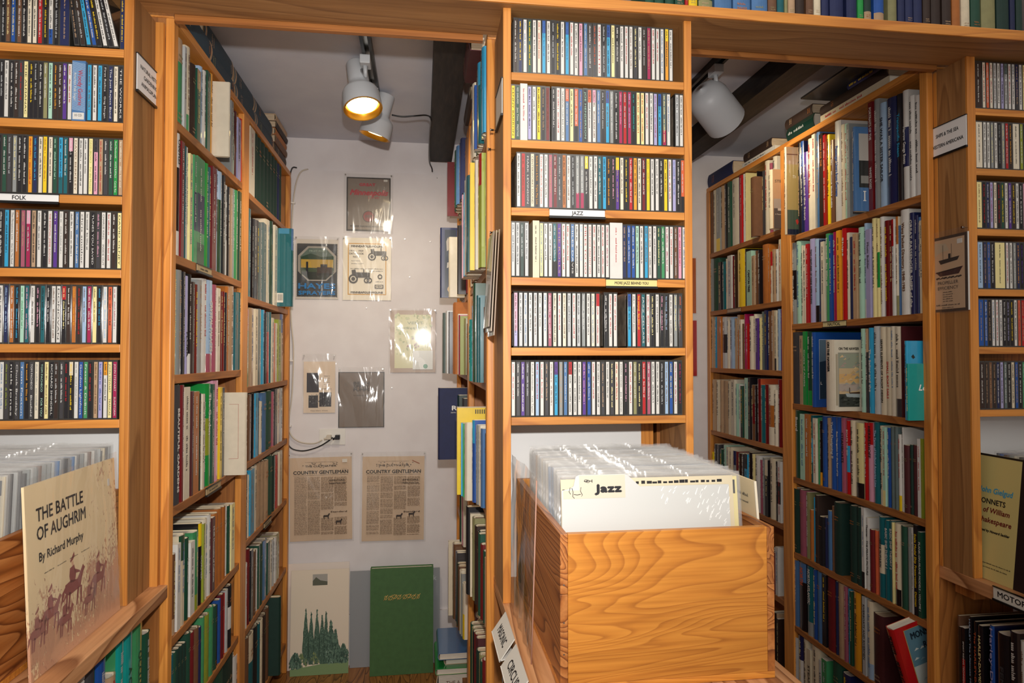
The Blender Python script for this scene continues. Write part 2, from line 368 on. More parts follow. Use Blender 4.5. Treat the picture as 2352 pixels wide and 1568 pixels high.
def counter(x0, x1, y0, y1, z, th, label, legs):
    t = empty('browser_counter', ((x0 + x1) / 2, (y0 + y1) / 2, 0.0), label, 'counter')
    obox('ledge_top', M_LEDGE, x0, x1, y0, y1, z - th, z, t, bevel=0.002)
    for a in legs:
        obox(a[0], WDK['Z' if a[0] != 'lower_shelf' else 'Y'], *a[1:], t)
    return t
cnC = counter(-0.018, 0.428, -0.415, 0.205, ledgeC, 0.030, 'pine counter under the narrow disc rack, crate of jazz records on top',
        [('divider', 0.19, 0.21, -0.39, 0.16, 0.0, ledgeC - 0.03), ('lower_shelf', -0.01, 0.19, -0.39, 0.16, 0.50, 0.518), ('end_panel', -0.012, 0.42, -0.41, -0.392, 0.0, ledgeC - 0.03),
         ('lower_shelf', -0.01, 0.19, -0.39, 0.16, 0.16, 0.178)])
cnL = counter(-1.36, -0.768, -0.75, 0.205, ledgeL, 0.030, 'pine counter by the gardening alcove, green books on its open shelf',
        [('divider', -1.02, -1.00, -0.74, 0.16, 0.0, ledgeL - 0.03), ('lower_shelf', -1.0, -0.775, -0.74, 0.16, 0.535, 0.553), ('lower_shelf', -1.0, -0.775, -0.74, 0.16, 0.16, 0.178)])
cnR = counter(1.19, 1.75, -0.75, 0.205, ledgeR, 0.034, 'pine counter by the nautical alcove, black motorcycle books on its open shelf',
        [('divider', 1.44, 1.46, -0.74, 0.16, 0.0, ledgeR - 0.034), ('lower_shelf', 1.20, 1.44, -0.74, 0.16, 0.40, 0.418), ('lower_shelf', 1.2, 1.44, -0.74, 0.16, 0.12, 0.138),
         ('cleat', 1.215, 1.26, 0.10, 0.16, ledgeR - 0.064, ledgeR - 0.034)])

def aisle_case(face, sgn, depth, y0, ym0, ym1, y1, zt, zA, zB, label, th=0.021, mould=True, xtr=0.0):
    """bookcase along an alcove side: open front on the plane x = face; its body lies on the side sgn (-1 west, +1 east)"""
    t = empty('alcove_bookcase', (face + sgn * depth / 2, (y0 + y1) / 2, 0.0), label, 'bookcase')
    f, b = face, face + sgn * depth
    xa, xb = min(f, b), max(f, b)
    obox('end_panel', WDK['Z'], xa, xb, y0 - 0.004, y0 + 0.018, 0.0, zt - 0.02, t)
    obox('end_panel', WDK['Z'], xa, xb, y1 - 0.018, y1, 0.0, zt - 0.02, t)
    obox('divider_panel', WDK['Z'], xa, xb, (ym0 + ym1) / 2 - 0.012, (ym0 + ym1) / 2 + 0.012, 0.0, zt - 0.02, t)
    e = 0.0015 * -sgn
    for a, c in ((y0 - 0.006, y0 + 0.022), (ym0, ym1), (y1 - 0.03, y1)):
        p, q = sorted((f + e, f + sgn * 0.018))
        obox('front_stile', WD['Z'], p, q, a, c, 0.0, zt - 0.021, t, bevel=0.003)
    obox('top_board', WD['Y'], xa, xb, y0 - 0.006, y1, zt - 0.021, zt, t, bevel=0.0015)
    obox('back_panel', WDK['Z'], b - 0.004 if sgn > 0 else b, b if sgn > 0 else b + 0.004, y0, y1, 0.0, zt - 0.02, t)
    for zs, a, c in ((zA, y0 + 0.018, (ym0 + ym1) / 2 - 0.012), (zB, (ym0 + ym1) / 2 + 0.012, y1 - 0.018)):
        for z in zs:
            p, q = sorted((f + sgn * 0.002, b - sgn * 0.004))
            obox('shelf', WDK['Y'], p, q, a + 0.0008, c - 0.0008, z - th, z, t, bevel=0.0012)
    return t
XA, XB, XM = -0.768, 1.1702, -0.034
ZA = [1.923 - 0.0, 1.604, 1.3196, 1.0085, 0.7041, 0.4733, 0.13]
ZA = [1.923, 1.604, 1.3196, 1.0085, 0.7041, 0.4733, 0.13]
ZB = [1.914, 1.564, 1.260, 1.008, 0.749, 0.454, 0.13]
ZR = [1.811, 1.482, 1.188, 0.9166, 0.6405, 0.371, 0.09]
ZF = [1.852, 1.576, 1.3075, 1.012, 0.722, 0.435, 0.10]
ZM = [1.9263, 1.5877, 1.297, 0.980, 0.692, 0.390, 0.10]
ZT = 2.172
caseL = aisle_case(XA, -1, 0.24, 0.187, 0.788, 0.857, 1.565, ZT, ZA, ZB, 'tall pine bookcase of gardening and nature books in the gardening alcove')
caseR = aisle_case(XB, 1, 0.24, 0.187, 0.856, 0.922, 1.584, ZT, ZR, ZF, 'tall pine bookcase of ship and sea books in the nautical alcove')
caseM = aisle_case(XM, 1, 0.20, 0.187, 0.80, 0.87, 1.575, ZT, ZM, ZM, 'pine bookcase backing the narrow disc rack, seen almost edge-on')
obox('outer_panel', WDK['Z'], 0.40, 0.418, 0.187, 1.575, 0.0, ZT - 0.03, caseM)
# filler strips where the racks meet the bookcases
obox('filler_strip', WD['Z'], -0.8035, XA - 0.0185, 0.1705, 0.1805, ledgeL, HB - 0.001, caseL)
obox('filler_strip', WD['Z'], XB + 0.018, 1.190, 0.1705, 0.1805, ledgeR, HB - 0.001, caseR)

# ------------------------------------------------------------------ discs
def ordw(n):
    small = 'zeroth first second third fourth fifth sixth seventh eighth ninth tenth eleventh twelfth thirteenth fourteenth fifteenth sixteenth seventeenth eighteenth nineteenth'.split()
    if n < 20: return small[n]
    tens = {2: 'twent', 3: 'thirt', 4: 'fort', 5: 'fift', 6: 'sixt'}[n // 10]
    return tens + 'ieth' if n % 10 == 0 else tens + 'y-' + small[n % 10]

def lum(c): return 0.2 * c[0] + 0.7 * c[1] + 0.1 * c[2]
# shared shapes of a disc in its case
mcase = MB()
mcase.box(-0.0051, 0.0051, 0.0, 0.102, 0.0, 0.1245)
for k in range(13):
    mcase.box(-0.0051, 0.0051, 0.004 + k * 0.0072, 0.0075 + k * 0.0072, 0.1245, 0.1250)
CASE_ME = None
def one_mesh(mb, name, mat):
    o = mb.build(name, mat); me = o.data; bpy.data.objects.remove(o); return me
mcase.box(-0.0053, -0.0051, 0.012, 0.099, 0.004, 0.1205, 1)
CASE_ME = one_mesh(mcase, 'cd_case', [M_CASE, M_SIDE])
INS_ME = one_mesh(MB().box(-0.0034, 0.0034, -0.0004, 0.0, 0.0035, 0.1210), 'spine_card', M_INSERT)
BAND_ME = one_mesh(MB().box(-0.0034, 0.0034, -0.0006, -0.0004, 0.0, 1.0), 'spine_band', M_INSERT)
SCR = []
for k in range(14):
    mb = MB(); R = random.Random(100 + k)
    a = R.uniform(0.15, 0.4); b = R.uniform(0.3, 0.55)
    scribble(mb, (0, 0, 0.5 - 0.03 - a / 2 + 0.0), (0, 0, -1), (1, 0, 0), 0.034, a, k)
    scribble(mb, (0, 0, 0.5 - 0.08 - a - b / 2), (0, 0, -1), (1, 0, 0), 0.034, min(b, 0.86 - a), k + 50)
    for i, q in enumerate(mb.v): mb.v[i] = (q[0] * 1.0, q[1], q[2])
    SCR.append(one_mesh(mb, 'lettering', M_INK))

def link(name, me, parent=None, loc=(0, 0, 0), color=None, scale=None, rot=None):
    o = bpy.data.objects.new(name, me); COL.objects.link(o)
    if parent: o.parent = parent
    o.location = loc
    if color: o.color = color
    if scale: o.scale = scale
    if rot: o.rotation_euler = rot
    return o

RJ = random.Random(5)
def inkfor(c, code=None):
    if code: return PAL[code]
    if lum(c) > 0.3: return RJ.choice([PAL['k'], PAL['k'], PAL['K'], PAL['r'], PAL['A'], PAL['S'], PAL['k']])
    return RJ.choice([PAL['w'], PAL['w'], PAL['G'], PAL['Y'], PAL['s'], PAL['w'], PAL['y'] if lum(c) < 0.08 else PAL['w']])

def disc(x, y, z, code, label, group, top=None, bot=None, ink=None, words=None, lean=0.0, turn=0.0):
    o = link('cd_case', CASE_ME, None, (x, y, z)); tag(o, label, 'compact disc', group)
    o.rotation_euler = (0, lean, turn)
    c = PAL[code]
    s = link('spine_card', INS_ME, o, color=c)
    if top: link('spine_band', BAND_ME, s, (0, 0, 0.121 - 0.028), PAL[top], (1, 1, 0.028))
    if bot: link('spine_band', BAND_ME, s, (0, 0, 0.0035), PAL[bot], (1, 1, 0.034))
    ic = inkfor(c, ink)
    if words:
        mb = MB()
        tot = sum(len(w) for w in words) + 2 * (len(words) - 1); L = 0.110; zz = 0.118
        for w in words:
            l = L * len(w) / tot
            put_text(mb, w, (0, -0.0007, zz - l / 2), (0, 0, -1), (1, 0, 0), 0.0034, l * 0.96); zz -= l + 2 * L / tot
        t = mb.build('lettering', M_INK, s); t.color = ic
    else:
        t = link('lettering', RJ.choice(SCR), s, (0, -0.0007, 0.0035 + 0.0587), ic, (0.090, 1, 0.116))
    return o

def thick(x, y, z, w, code, label, group, words=None, ink='k', d=0.10, h=0.1265, name='cd_box_set', band=None, stripes=False):
    o = empty(name, (x, y, z), label, 'compact disc', group)
    mb = MB(); mb.box(-w / 2, w / 2, 0, d, 0, h, 0, PAL[code])
    if stripes:
        for k in range(60):
            zz = 0.024 + k * 0.0017
            mb.add([(-w / 2, -0.0002, zz), (w / 2, -0.0002, zz - 0.004), (w / 2, -0.0002, zz - 0.0033), (-w / 2, -0.0002, zz + 0.0007)], [(0, 1, 2, 3)], 0, PAL['a'])
    mb.build('slipcase', M_PAPER, o)
    if band: MB().box(-w / 2 * 0.86, w / 2 * 0.86, -0.0005, 0.0, 0.003, 0.0175, 0, PAL['w']).build('label_patch', M_PAPER, o)
    if words:
        for i, (s, h_, dx, L, zc, ic) in enumerate(words):
            mb = MB(); put_text(mb, s, (dx, -0.0006, zc), (0, 0, -1), (1, 0, 0), h_, L); t = mb.build('lettering', M_INK, o); t.color = PAL[ic]
    else:
        t = link('lettering', RJ.choice(SCR), o, (0, -0.0005, h / 2), PAL[ink], (0.10, 1, 0.11))
    return o

def rowcodes(s):
    """'w c^B k_r W3' -> tokens: colour, ^top band, _foot band, :ink, width factor, -gap"""
    out = []
    for tk in s.split():
        d = dict(c=tk[0], top=None, bot=None, ink=None, n=1.0, lean=0.0)
        i = 1
        while i < len(tk):
            ch = tk[i]
            if ch == '^': d['top'] = tk[i + 1]; i += 2
            elif ch == '_': d['bot'] = tk[i + 1]; i += 2
            elif ch == ':': d['ink'] = tk[i + 1]; i += 2
            elif ch == '/': d['lean'] = float(tk[i + 1:i + 3]); i += 3
            else:
                j = i
                while j < len(tk) and (tk[j].isdigit() or tk[j] == '.'): j += 1
                d['n'] = float(tk[i:j]); i = j
        out.append(d)
    return out

def disc_row(s, xa, xb, yf, z, rowname, group, words={}, flip=False, bulk=None):
    toks = rowcodes(s); tot = sum(t['n'] for t in toks); u = (xb - xa) / tot; x = xa; nvis = 0
    cnt = sum(1 for t in toks if t['c'] != '-')
    for i, t in enumerate(toks):
        w = u * t['n']; xc = x + w / 2; x += w
        if t['c'] == '-': continue
        nvis += 1
        pos = cnt - nvis + 1 if flip else nvis
        y = yf + 0.003 + RJ.uniform(0, 0.0025)
        if bulk is not None:
            bulk.append((xc, y, z, t)); continue
        pl = ordw(pos)
        if t['n'] > 1.35 and t['lean'] == 0:
            wd = words.get(i)
            thick(xc, yf + 0.002, z, w * 0.96, t['c'], f"{NAME[t['c']]} cardboard disc set, {pl} {rowname}", group, wd, t['ink'] or ('w' if lum(PAL[t['c']]) < 0.3 else 'k'), name='cd_digipak' if t['n'] < 2.2 else 'cd_box_set')
        else:
            extra = ''
            if t['top']: extra = f" with {NAME[t['top']]} top"
            elif t['bot']: extra = f" with {NAME[t['bot']]} foot"
            disc(xc, y, z, t['c'], f"{NAME[t['c']]} disc{extra}, {pl} {rowname}", group, t['top'], t['bot'], t['ink'], words.get(i), lean=math.radians(t['lean']))

C_ = lambda zx, r=1340: (zx - 75) / (r - 75) * CW
G_ = 'discs filed upright on the narrow rack'
sfx = lambda row: f"from gardening alcove, {row} row of narrow rack"
disc_row("d B w n w W:r c^b w k k w c^b w:r w P A K K:z w k c^b Y k w w:r w K w d m w w w o^y w", C_(92, 1297), C_(1222, 1297), 0, ZCn[0], sfx('top'), G_,
         {18: ['SMA COTTO']})
disc_row("y:k n:w w1.6:r v w y k R:S - k w:r w A^z Y z_k b k:l w^z w^P A k c^b g k m:P r m:v k:T Y Y w w v:q c^b x_m w - G w".replace('-', '-0.3', 1), C_(75, 1320), C_(1318, 1320), 0, ZCn[1], sfx('second'), G_,
         {0: ['KENNY BARRON'], 1: ['RED GARLAND', 'Jazz Time', 'PRESTIGE'], 11: ['THE ESSENTIAL COUNT BASIE VOLUME II'], 16: ['JOE HENDERSON']})
disc_row("-0.9 w r:S K:w e:k k:o w:r w q R:w K O:k w k g_m g_m k^y w w t c k:o k:P p^y W k r o:k W R:w y:L w w k y:k w:r v k:w z_k", C_(85), C_(1345), 0, ZCn[2], sfx('third'), G_,
         {3: ['MARK LEVINSON'], 4: ['CENTERWORKS SOUND'], 5: ['Baikida Brown & Roth', 'Triple Play Live'], 6: ['Dave Brubeck Quartet']})
disc_row("G G j G -0.8 e1.5 Y w w t_k p w w:r A_k w w:a w:r w:r w:r w:k w w:m w3:r B b b l w c w w n N w:m w:r S P w", C_(76), C_(1352), 0, ZCn[3], sfx('fourth'), G_,
         {10: ['THE ROLLS'], 13: ['MILES DAVIS'], 16: ['MILES TO GO'], 17: ['MILES DAVIS GREATEST HITS']})
disc_row("-0.5 P_v G G w G w w q W w W G w G g w W w^r -0.7 k:w w w -2.0 c^b w r:y t w:r k w k:P k:a w g K:z", C_(76), C_(1322), 0, ZCn[4], sfx('fifth'), G_,
         {27: ['JAZZ CELLARS']})
disc_row("w:r K p K w:k a w K w c^p g A w^r w w p:P b w:r w K w K W w:k k:P w:r h k r q w w:k k a b w:m k:m", C_(76), C_(1318), 0, ZCn[5], sfx('sixth'), G_,
         {4: ['Rudolf Buchbinder', 'Yack Taylor'], 23: ['JOHNNY HODGES', 'Joe Coleman']})
# the wide rack: counted from the upright next to the gardening alcove
GL = 'discs filed upright on the wide rack'
lfx = lambda row: f"from alcove upright, {row} row of wide rack"
px2 = lambda x, y: at(x, y, 'Y', 0.06).x
bulk = []
disc_row("k:o k S b S k W W r:w k:y w_b k B2", px2(-12, 60), px2(160, 60), 0.056, ZLf[0], '', GL, bulk=bulk)
row1 = "k w k:w d K:r Y:k k k k h l d:o d p:w w:r"
disc_row(row1, px2(-2, 205), px2(166, 205), 0.056, ZLf[1], f"from the picture-edge end, second row of wide rack", GL, {5: ['THE ALMANAC'], 14: None})
thick(px2(183, 205), 0.056, ZLf[1], px2(199, 205) - px2(167, 205) - 0.0012, 'A', 'thick blue woven-pattern ten disc box on the wide rack, white patch at foot', GL,
      [('Woody Guthrie', 0.0085, 0.0035, 0.075, 0.07, 'r'), ('American Folk Singer', 0.005, -0.0065, 0.06, 0.072, 'w')], band=True, stripes=True, h=0.1275)
mbt = MB()
put_text(mbt, '10 CD', (0, 0, 0), (1, 0, 0), (0, 0, 1), 0.005, 0.014)
t_ = mbt.build('lettering', M_INK); t_.color = PAL['k']
for o_ in COL.objects:
    if o_.name.startswith('cd_box_set') and 'woven' in o_.get('label', ''): t_.parent = o_; t_.location = (0, -0.0008, 0.0118)
disc_row("c w:k c:k k:w B:w W:k k:w", px2(200, 205), -0.8236, 0.056, ZLf[1], f"past the woven-pattern box, second row of wide rack", GL,
         {3: ['First Relics', 'Greg Morgan'], 4: ['The Just Reject Band'], 6: ['THE WORKS']})
disc_row("k n:w K g:Y k:w k o:r B:c W y:O W:k n:l c_t t:w k^P W:S w w:K Y:L P^K s K:w n f:w s:W", px2(-8, 375), -0.8230, 0.056, ZLf[2], lfx('third'), GL,
         {3: None, 15: ['DAVID BERKELEY'], 18: ['DAVID BROVICS', 'For the Moment'], 23: ['Rod Macdonald', 'WHITE BUFFALO', 'Candy Rat']}, True)
disc_row("k c w:k O q m^P s w:K k:w w:r p:w w:g d:w w:k A w:k w:k k:w K:P w:k w:r d:w Y:k", px2(-4, 545), -0.8233, 0.056, ZLf[3], lfx('fourth'), GL,
         {2: ['The Flirtations Live', 'Out On The Road'], 9: ['THE ESSENTIAL JIMMIE RODGERS'], 15: ['chris smither'], 17: ['TUNES YOU SAVED'], 19: ['CHARLIE KING', 'INSIDE OUT'], 22: ['DAVID OLNEY']}, True)
disc_row("w B:a O k:c l:N t:P w k:P t:k k:w w w:k k^r d:w O:o d:r a:S m Y:S k:c w:a z:k w:q", px2(-4, 720), px2(270, 720), 0.056, ZLf[4], lfx('fifth'), GL,
         {11: ['DONOVAN']}, True)
disc_row("w:A K:L k:w K:w A:w k:o K:w W:g k:l Y:S k:w d K:w k:r k^e w:g b:w N:w k:r s:S v:b w^o Y:k m:w", px2(-2, 895), px2(269, 895), 0.056, ZLf[5], lfx('sixth'), GL,
         {2: ['nick jones'], 3: ['Chuck Brodsky'], 4: ['Tom Paxton'], 6: ['TOM PACHECO', 'Bluefield'], 8: ['TOM PACHECO', 'FOR YOU'], 10: ['RICHARD SHINDELL'], 16: ['Gordon Lightfoot'], 17: ['Fraser & DeBolt'], 22: ['JOHN STEWART', 'TRANCAS'], 23: ['JOHN STEWART', 'SUNSTORM']}, True)
# leaning discs in the top row and all discs of the far rack: the rest of the kind, one object
for k, (xp, cc, tilt) in enumerate(((177, 'k', 7), (191, 'd', 8), (205, 'c', 9), (218, 'b', 10), (229, 'k', 10), (243, 'w', 11), (256, 'k', 12), (268, 'w', 13), (281, 'B', 0))):
    bulk.append((px2(xp, 100), 0.06, ZLf[0] + (0.0018 if tilt else 0), dict(c=cc, top=None, bot=None, ink=None, n=1, lean=-tilt)))
rx = lambda n: XR_ + 0.0012 + n * 0.0105
for z, s in zip(ZRt, ("d2 W:r z W:m G w:K v G^x w:r w^G B_K w:B Y k k w c", "W2 w w:k g w:k k:g g r:w d:o W2 L k w A w", "Y1.6 k:r B v:m W k:r n w:S p:w d w:k k:w P c b w K",
                      "a1.6 B b k Y3 w:r w:k g B:o k:p k:r R w k y", "b1.6 b:w k w w:r w:B k:w k:v k:y w:k z:m r o b k w w", "d1.6 d:s S:s d:s B:w v:K x k:w e:k b k:w N w k k")):
    tk = rowcodes(s); x = XR_ + 0.0012
    for t in tk:
        w = 0.0107 * t['n']; bulk.append((x + w / 2, 0.0755, z, t)); x += w
mb = MB()
for k, (x, y, z, t) in enumerate(bulk):
    w = 0.0103 * t['n'] / 2; a = math.radians(t['lean']); ca, sa = math.cos(a), math.sin(a)
    if t['lean']: z += 0.002
    def tf(px_, py_, pz_): return (x + px_ * ca + pz_ * sa, y + py_, z + pz_ * ca - px_ * sa * 0.3)
    n0 = len(mb.v); mb.box(-w, w, 0, 0.085, 0, 0.1245, 0) 
    wi = w - 0.0017; c = PAL[t['c']]
    mb.box(-wi, wi, -0.0004, 0, 0.0035, 0.121, 1, c)
    if t['top']: mb.box(-wi, wi, -0.0006, -0.0004, 0.094, 0.121, 1, PAL[t['top']])
    if t['bot']: mb.box(-wi, wi, -0.0006, -0.0004, 0.0035, 0.035, 1, PAL[t['bot']])
    ic = inkfor(c, t['ink']); scribble(mb, (0, -0.0007, 0.098), (0, 0, -1), (1, 0, 0), 0.0033, 0.035, k, ic, 1); scribble(mb, (0, -0.0007, 0.045), (0, 0, -1), (1, 0, 0), 0.0033, 0.06, k + 999, ic, 1)
    for i in range(n0, len(mb.v)): mb.v[i] = tf(*mb.v[i])
bo = mb.build('cd_cases_remaining', [M_CASE, M_PRINT], kind='stuff')
tag(bo, 'remaining discs filling the far rack and the top row of the wide rack', 'compact discs')
# ------------------------------------------------------------------ books
RB = random.Random(21)
def book_parts(root, w, h, d, col, style, bands=(), cover=None, ink=None, words=None, blank=False, under=None):
    """spine towards local -Y, foot at z = 0, thickness along X; style hard / paper / cloth"""
    hard = style != 'paper'
    t = min(0.0024 if hard else 0.0006, w * 0.2); ov = 0.003 if hard else 0.0
    bulge = min(w * 0.22, 0.006) if hard else 0.0
    n = 6 if hard else 1
    P = []
    P.append((-w / 2, d))
    for i in range(n + 1):
        a = -1 + 2 * i / n; P.append((a * w / 2, -bulge * (1 - a * a) + (0.0 if hard else 0)))
    P.append((w / 2, d))
    Q = [(max(-w / 2 + t, min(w / 2 - t, x)), y if y == d else y + t) for x, y in P]
    lev = sorted({0.0, h} | {b[0] for b in bands} | {b[1] for b in bands})
    mb = MB(); cc = cover or col
    for a, b in zip(lev, lev[1:]):
        c = col
        for z0, z1, bc in bands:
            if a >= z0 - 1e-6 and b <= z1 + 1e-6: c = bc
        for i in range(len(P) - 1):
            spine = 0 < i < len(P) - 2
            (x0, y0), (x1, y1) = P[i], P[i + 1]
            mb.add([(x0, y0, a), (x1, y1, a), (x1, y1, b), (x0, y0, b)], [(0, 1, 2, 3)], 0, c if spine else cc, spine and hard)
    inner = PAL['e']
    for i in range(len(P) - 1):
        (x0, y0), (x1, y1) = Q[i], Q[i + 1]
        mb.add([(x0, y0, 0), (x1, y1, 0), (x1, y1, h), (x0, y0, h)], [(3, 2, 1, 0)], 0, inner)
        for z, flip in ((0, 0), (h, 1)):
            f = [(P[i][0], P[i][1], z), (P[i + 1][0], P[i + 1][1], z), (Q[i + 1][0], Q[i + 1][1], z), (Q[i][0], Q[i][1], z)]
            mb.add(f, [(0, 1, 2, 3) if flip else (3, 2, 1, 0)], 0, cc)
    for k in (0, -1):
        f = [(P[k][0], d, 0), (Q[k][0], d, 0), (Q[k][0], d, h), (P[k][0], d, h)]; mb.add(f, [(0, 1, 2, 3)], 0, cc)
    mat = {'hard': M_JACKET, 'paper': M_PAPER, 'cloth': M_CLOTH}[style]
    mb.build('cover', mat, root)
    if not blank:
        m2 = MB().box(-w / 2 + t, w / 2 - t, t + 0.001, d - ov, ov, h - ov)
        m2.build('page_block', M_PAGES if style == 'cloth' else M_PAGESY, root)
    ic = inkfor(bands[0][2] if False else col, ink)
    if words:
        for wd in words:
            # text, centre height share, letter height share of thickness, length share, colour
            s, zc, hh, L, k = wd; mb = MB()
            put_text(mb, s, (0, -bulge - 0.0006, h * zc), (0, 0, -1), (1, 0, 0), w * hh, h * L, bold=w * 0.02)
            tx = mb.build('lettering', M_INK, root); tx.color = PAL[k]
    elif w > 0.006:
        if style == 'cloth':
            for zc, s in ((0.80, 0.5), (0.12, 0.28)):
                mb = MB()
                for r in range(2): scribble(mb, (0, -bulge * 0.96 - 0.0006, h * zc - r * w * 0.24), (1, 0, 0), (0, 0, 1), w * 0.13, w * 0.62, RB.randint(0, 999))
                tx = mb.build('gilt_lettering', M_INK, root); tx.color = RB.choice([PAL['O'], PAL['s'], PAL['s'], PAL['h']])
                if RB.random() < 0.5: break
        else:
            link('lettering', RB.choice(SCR), root, (0, -bulge * 0.92 - 0.0007, h * RB.uniform(0.5, 0.56)), ic, (min(w * 11, 0.32), 1, h * 0.84))

DECO = {}
KIND = {'hard': 'hardback_book', 'paper': 'paperback_book', 'cloth': 'cloth_bound_book'}
KW = {'hard': 'jacketed', 'paper': 'paperback', 'cloth': 'cloth'}
def make_book(pos, rotz, w, h, d, code, style, label, group, **k):
    root = empty(KIND[style], pos, label, 'book', group, rotz)
    c = PAL[code]
    j = RB.uniform(0.88, 1.1); c = tuple(min(1, q * j) for q in c[:3]) + (1,)
    book_parts(root, w, h, d, c, style, **k)
    return root

def case_row(spec, base, s, face, sgn, zsh, zmax, rowname, group, off=0.004, words={}, mix='hhp', xfn=None, y_lim=None, depth=0.20, first=1):
    """spec tokens: code x0 x1 ytop in the enlarged view (base, scale s); optional suffixes
    pN pulled out N cm, ^c top band, _c foot band, =c middle band, #style"""
    toks = []
    for tk in spec.split(','):
        q = tk.split(); code = q[0][0]; mods = q[0][1:]
        x0, x1, yt = float(q[1]), float(q[2]), float(q[3])
        toks.append((code, mods, base[0] + x0 / s, base[0] + x1 / s, base[1] + yt / s))
    n = len(toks); ps = []
    for i, (code, mods, x0, x1, yt) in enumerate(toks):
        f = face + (0.01 if sgn > 0 else -0.01) * 0.4
        prot = 0.0; bands = []; style = None; k = 0; cov = None
        while k < len(mods):
            ch = mods[k]; v = mods[k + 1]
            if ch == 'p':
                j = k + 1
                while j < len(mods) and (mods[j].isdigit() or mods[j] == '.'): j += 1
                prot = float(mods[k + 1:j]) / 100; k = j; continue
            if ch in '^_=': bands.append((ch, v))
            if ch == '#': style = {'h': 'hard', 'p': 'paper', 'c': 'cloth'}[v]
            if ch == '!': cov = PAL[v]
            k += 2
        fs = f - sgn * prot
        a = at(x0, yt + 60, 'X', fs); b = at(x1, yt + 60, 'X', fs)
        ps.append([code, bands, style, cov, fs, min(a.y, b.y), max(a.y, b.y), at((x0 + x1) / 2, yt, 'X', fs).z, prot])
    order = sorted(range(n), key=lambda i: ps[i][5])
    if y_lim:
        lo, hi = min(p[5] for p in ps), max(p[6] for p in ps); nlo, nhi = max(lo, y_lim[0]), min(hi, y_lim[1])
        for p in ps: p[5] = nlo + (p[5] - lo) * (nhi - nlo) / (hi - lo); p[6] = nlo + (p[6] - lo) * (nhi - nlo) / (hi - lo)
    # keep neighbours from running into one another
    prev = None
    for r, i in enumerate(order):
        code, bands, style, cov, fs, ya, yb, zt, prot = ps[i]
        if prev is not None and ya < prev: ya = prev
        yb = max(yb, ya + 0.005)
        if r + 1 < n:
            nx = ps[order[r + 1]]
            if yb > nx[5] + 0.5 * (nx[6] - nx[5]): yb = max(ya + 0.005, min(yb, (nx[5] + yb) / 2))
        if y_lim: ya = max(ya, y_lim[0]); yb = min(yb, y_lim[1])
        if yb - ya < 0.004: continue
        prev = yb
        st = style or {'h': 'hard', 'p': 'paper', 'c': 'cloth'}[mix[(i * 7 + 3) % len(mix)]]
        w = yb - ya - 0.0006; h = min(zt, zmax - 0.004) - zsh
        h = max(h, 0.12)
        bb = []
        for ch, v in bands:
            if ch == '^': bb.append((h * 0.72, h, PAL[v]))
            if ch == '_': bb.append((0, h * 0.2, PAL[v]))
            if ch == '=': bb.append((h * 0.3, h * 0.66, PAL[v]))
        d = min(depth, h * 0.74, 0.19) + prot * 0.5
        size = 'tall' if h > 0.255 else 'short' if h < 0.19 else ('slim' if w < 0.013 else 'thick' if w > 0.04 else '')
        lab = f"{size} {NAME[code]} {KW[st]} spine, {ordw(r + first)} {rowname}".strip()
        if bands: lab = f"{NAME[code]} spine with {NAME[bands[0][1]]} band, {ordw(r + first)} {rowname}"
        wd = words.get(i)
        DECO[(rowname, i)] = (make_book((fs + sgn * (0.0066 if st != 'paper' else 0.0004), (ya + yb) / 2, zsh), PI / 2 if sgn < 0 else -PI / 2, w, h, d, code, st, lab, group, bands=bb, cover=cov, words=wd), w, h, prot)

C49 = 4.9
GG = 'books in the gardening alcove bookcase'
gn = lambda r, bay: f"from {'entrance' if bay == 'A' else 'middle'} upright, {r} shelf, gardening case"
def rowA(r, spec, base, words={}, mix='hhp', **k):
    z = ZA[r]; zm = (ZT - 0.021) if r == 0 else ZA[r - 1] - 0.021
    case_row(spec, base, C49, XA, -1, z, zm, gn(['top', 'second', 'third', 'fourth', 'fifth', 'sixth', 'bottom'][r], 'A'), GG, words=words, mix=mix, y_lim=(0.2055, 0.808), **k)
def rowB(r, spec, base, words={}, mix='hhp', **k):
    z = ZB[r]; zm = (ZT - 0.021) if r == 0 else ZB[r - 1] - 0.021
    case_row(spec, base, C49, XA, -1, z, zm, gn(['top', 'second', 'third', 'fourth', 'fifth', 'sixth', 'bottom'][r], 'B'), GG, words=words, mix=mix, y_lim=(0.836, 1.545), **k)
rowA(0, "G 172 200 620,N^s#c 202 288 400,G 290 315 490,e_N 316 372 500,d#c 380 440 705,n^s 440 484 765,a 485 520 735,w 527 562 785,n 562 600 795,o 600 648 795,Wp4.6#h 822 846 915,g 845 870 1110,l 870 892 1270,M 893 920 1265,v 922 958 1345,r 960 990 1355", (360, 0))
rowB(0, "W#p 1055 1108 1335,j#c 1112 1150 1400,j#c 1150 1192 1425,j#c 1192 1234 1465,j#c 1234 1272 1510,j#c 1272 1308 1555,j#c 1308 1340 1600,j#c 1340 1370 1640,B#c 1370 1392 1670,j#c 1392 1412 1690", (360, 0), mix='c')
rowA(1, "d 150 185 -70,k^w_w 186 240 -110,R 243 278 -10,t 280 322 45,G 323 342 60,Y 344 375 135,h 376 392 145,N=B#p 394 430 155,N=B_n#p 432 520 190,f 545 578 255,t 580 608 300,R 612 662 300,a 665 690 280,n^a 692 740 355,k 742 764 400,G 766 798 510,k 800 828 530,s 830 850 545,g 852 884 555,N 885 928 575,n 930 958 590", (360, 320),
     {3: [('HYBRIDS AND HYBRIDIZERS', .5, .35, .6, 'w')], 1: [('CHAPPLES', .85, .5, .2, 'k')]})
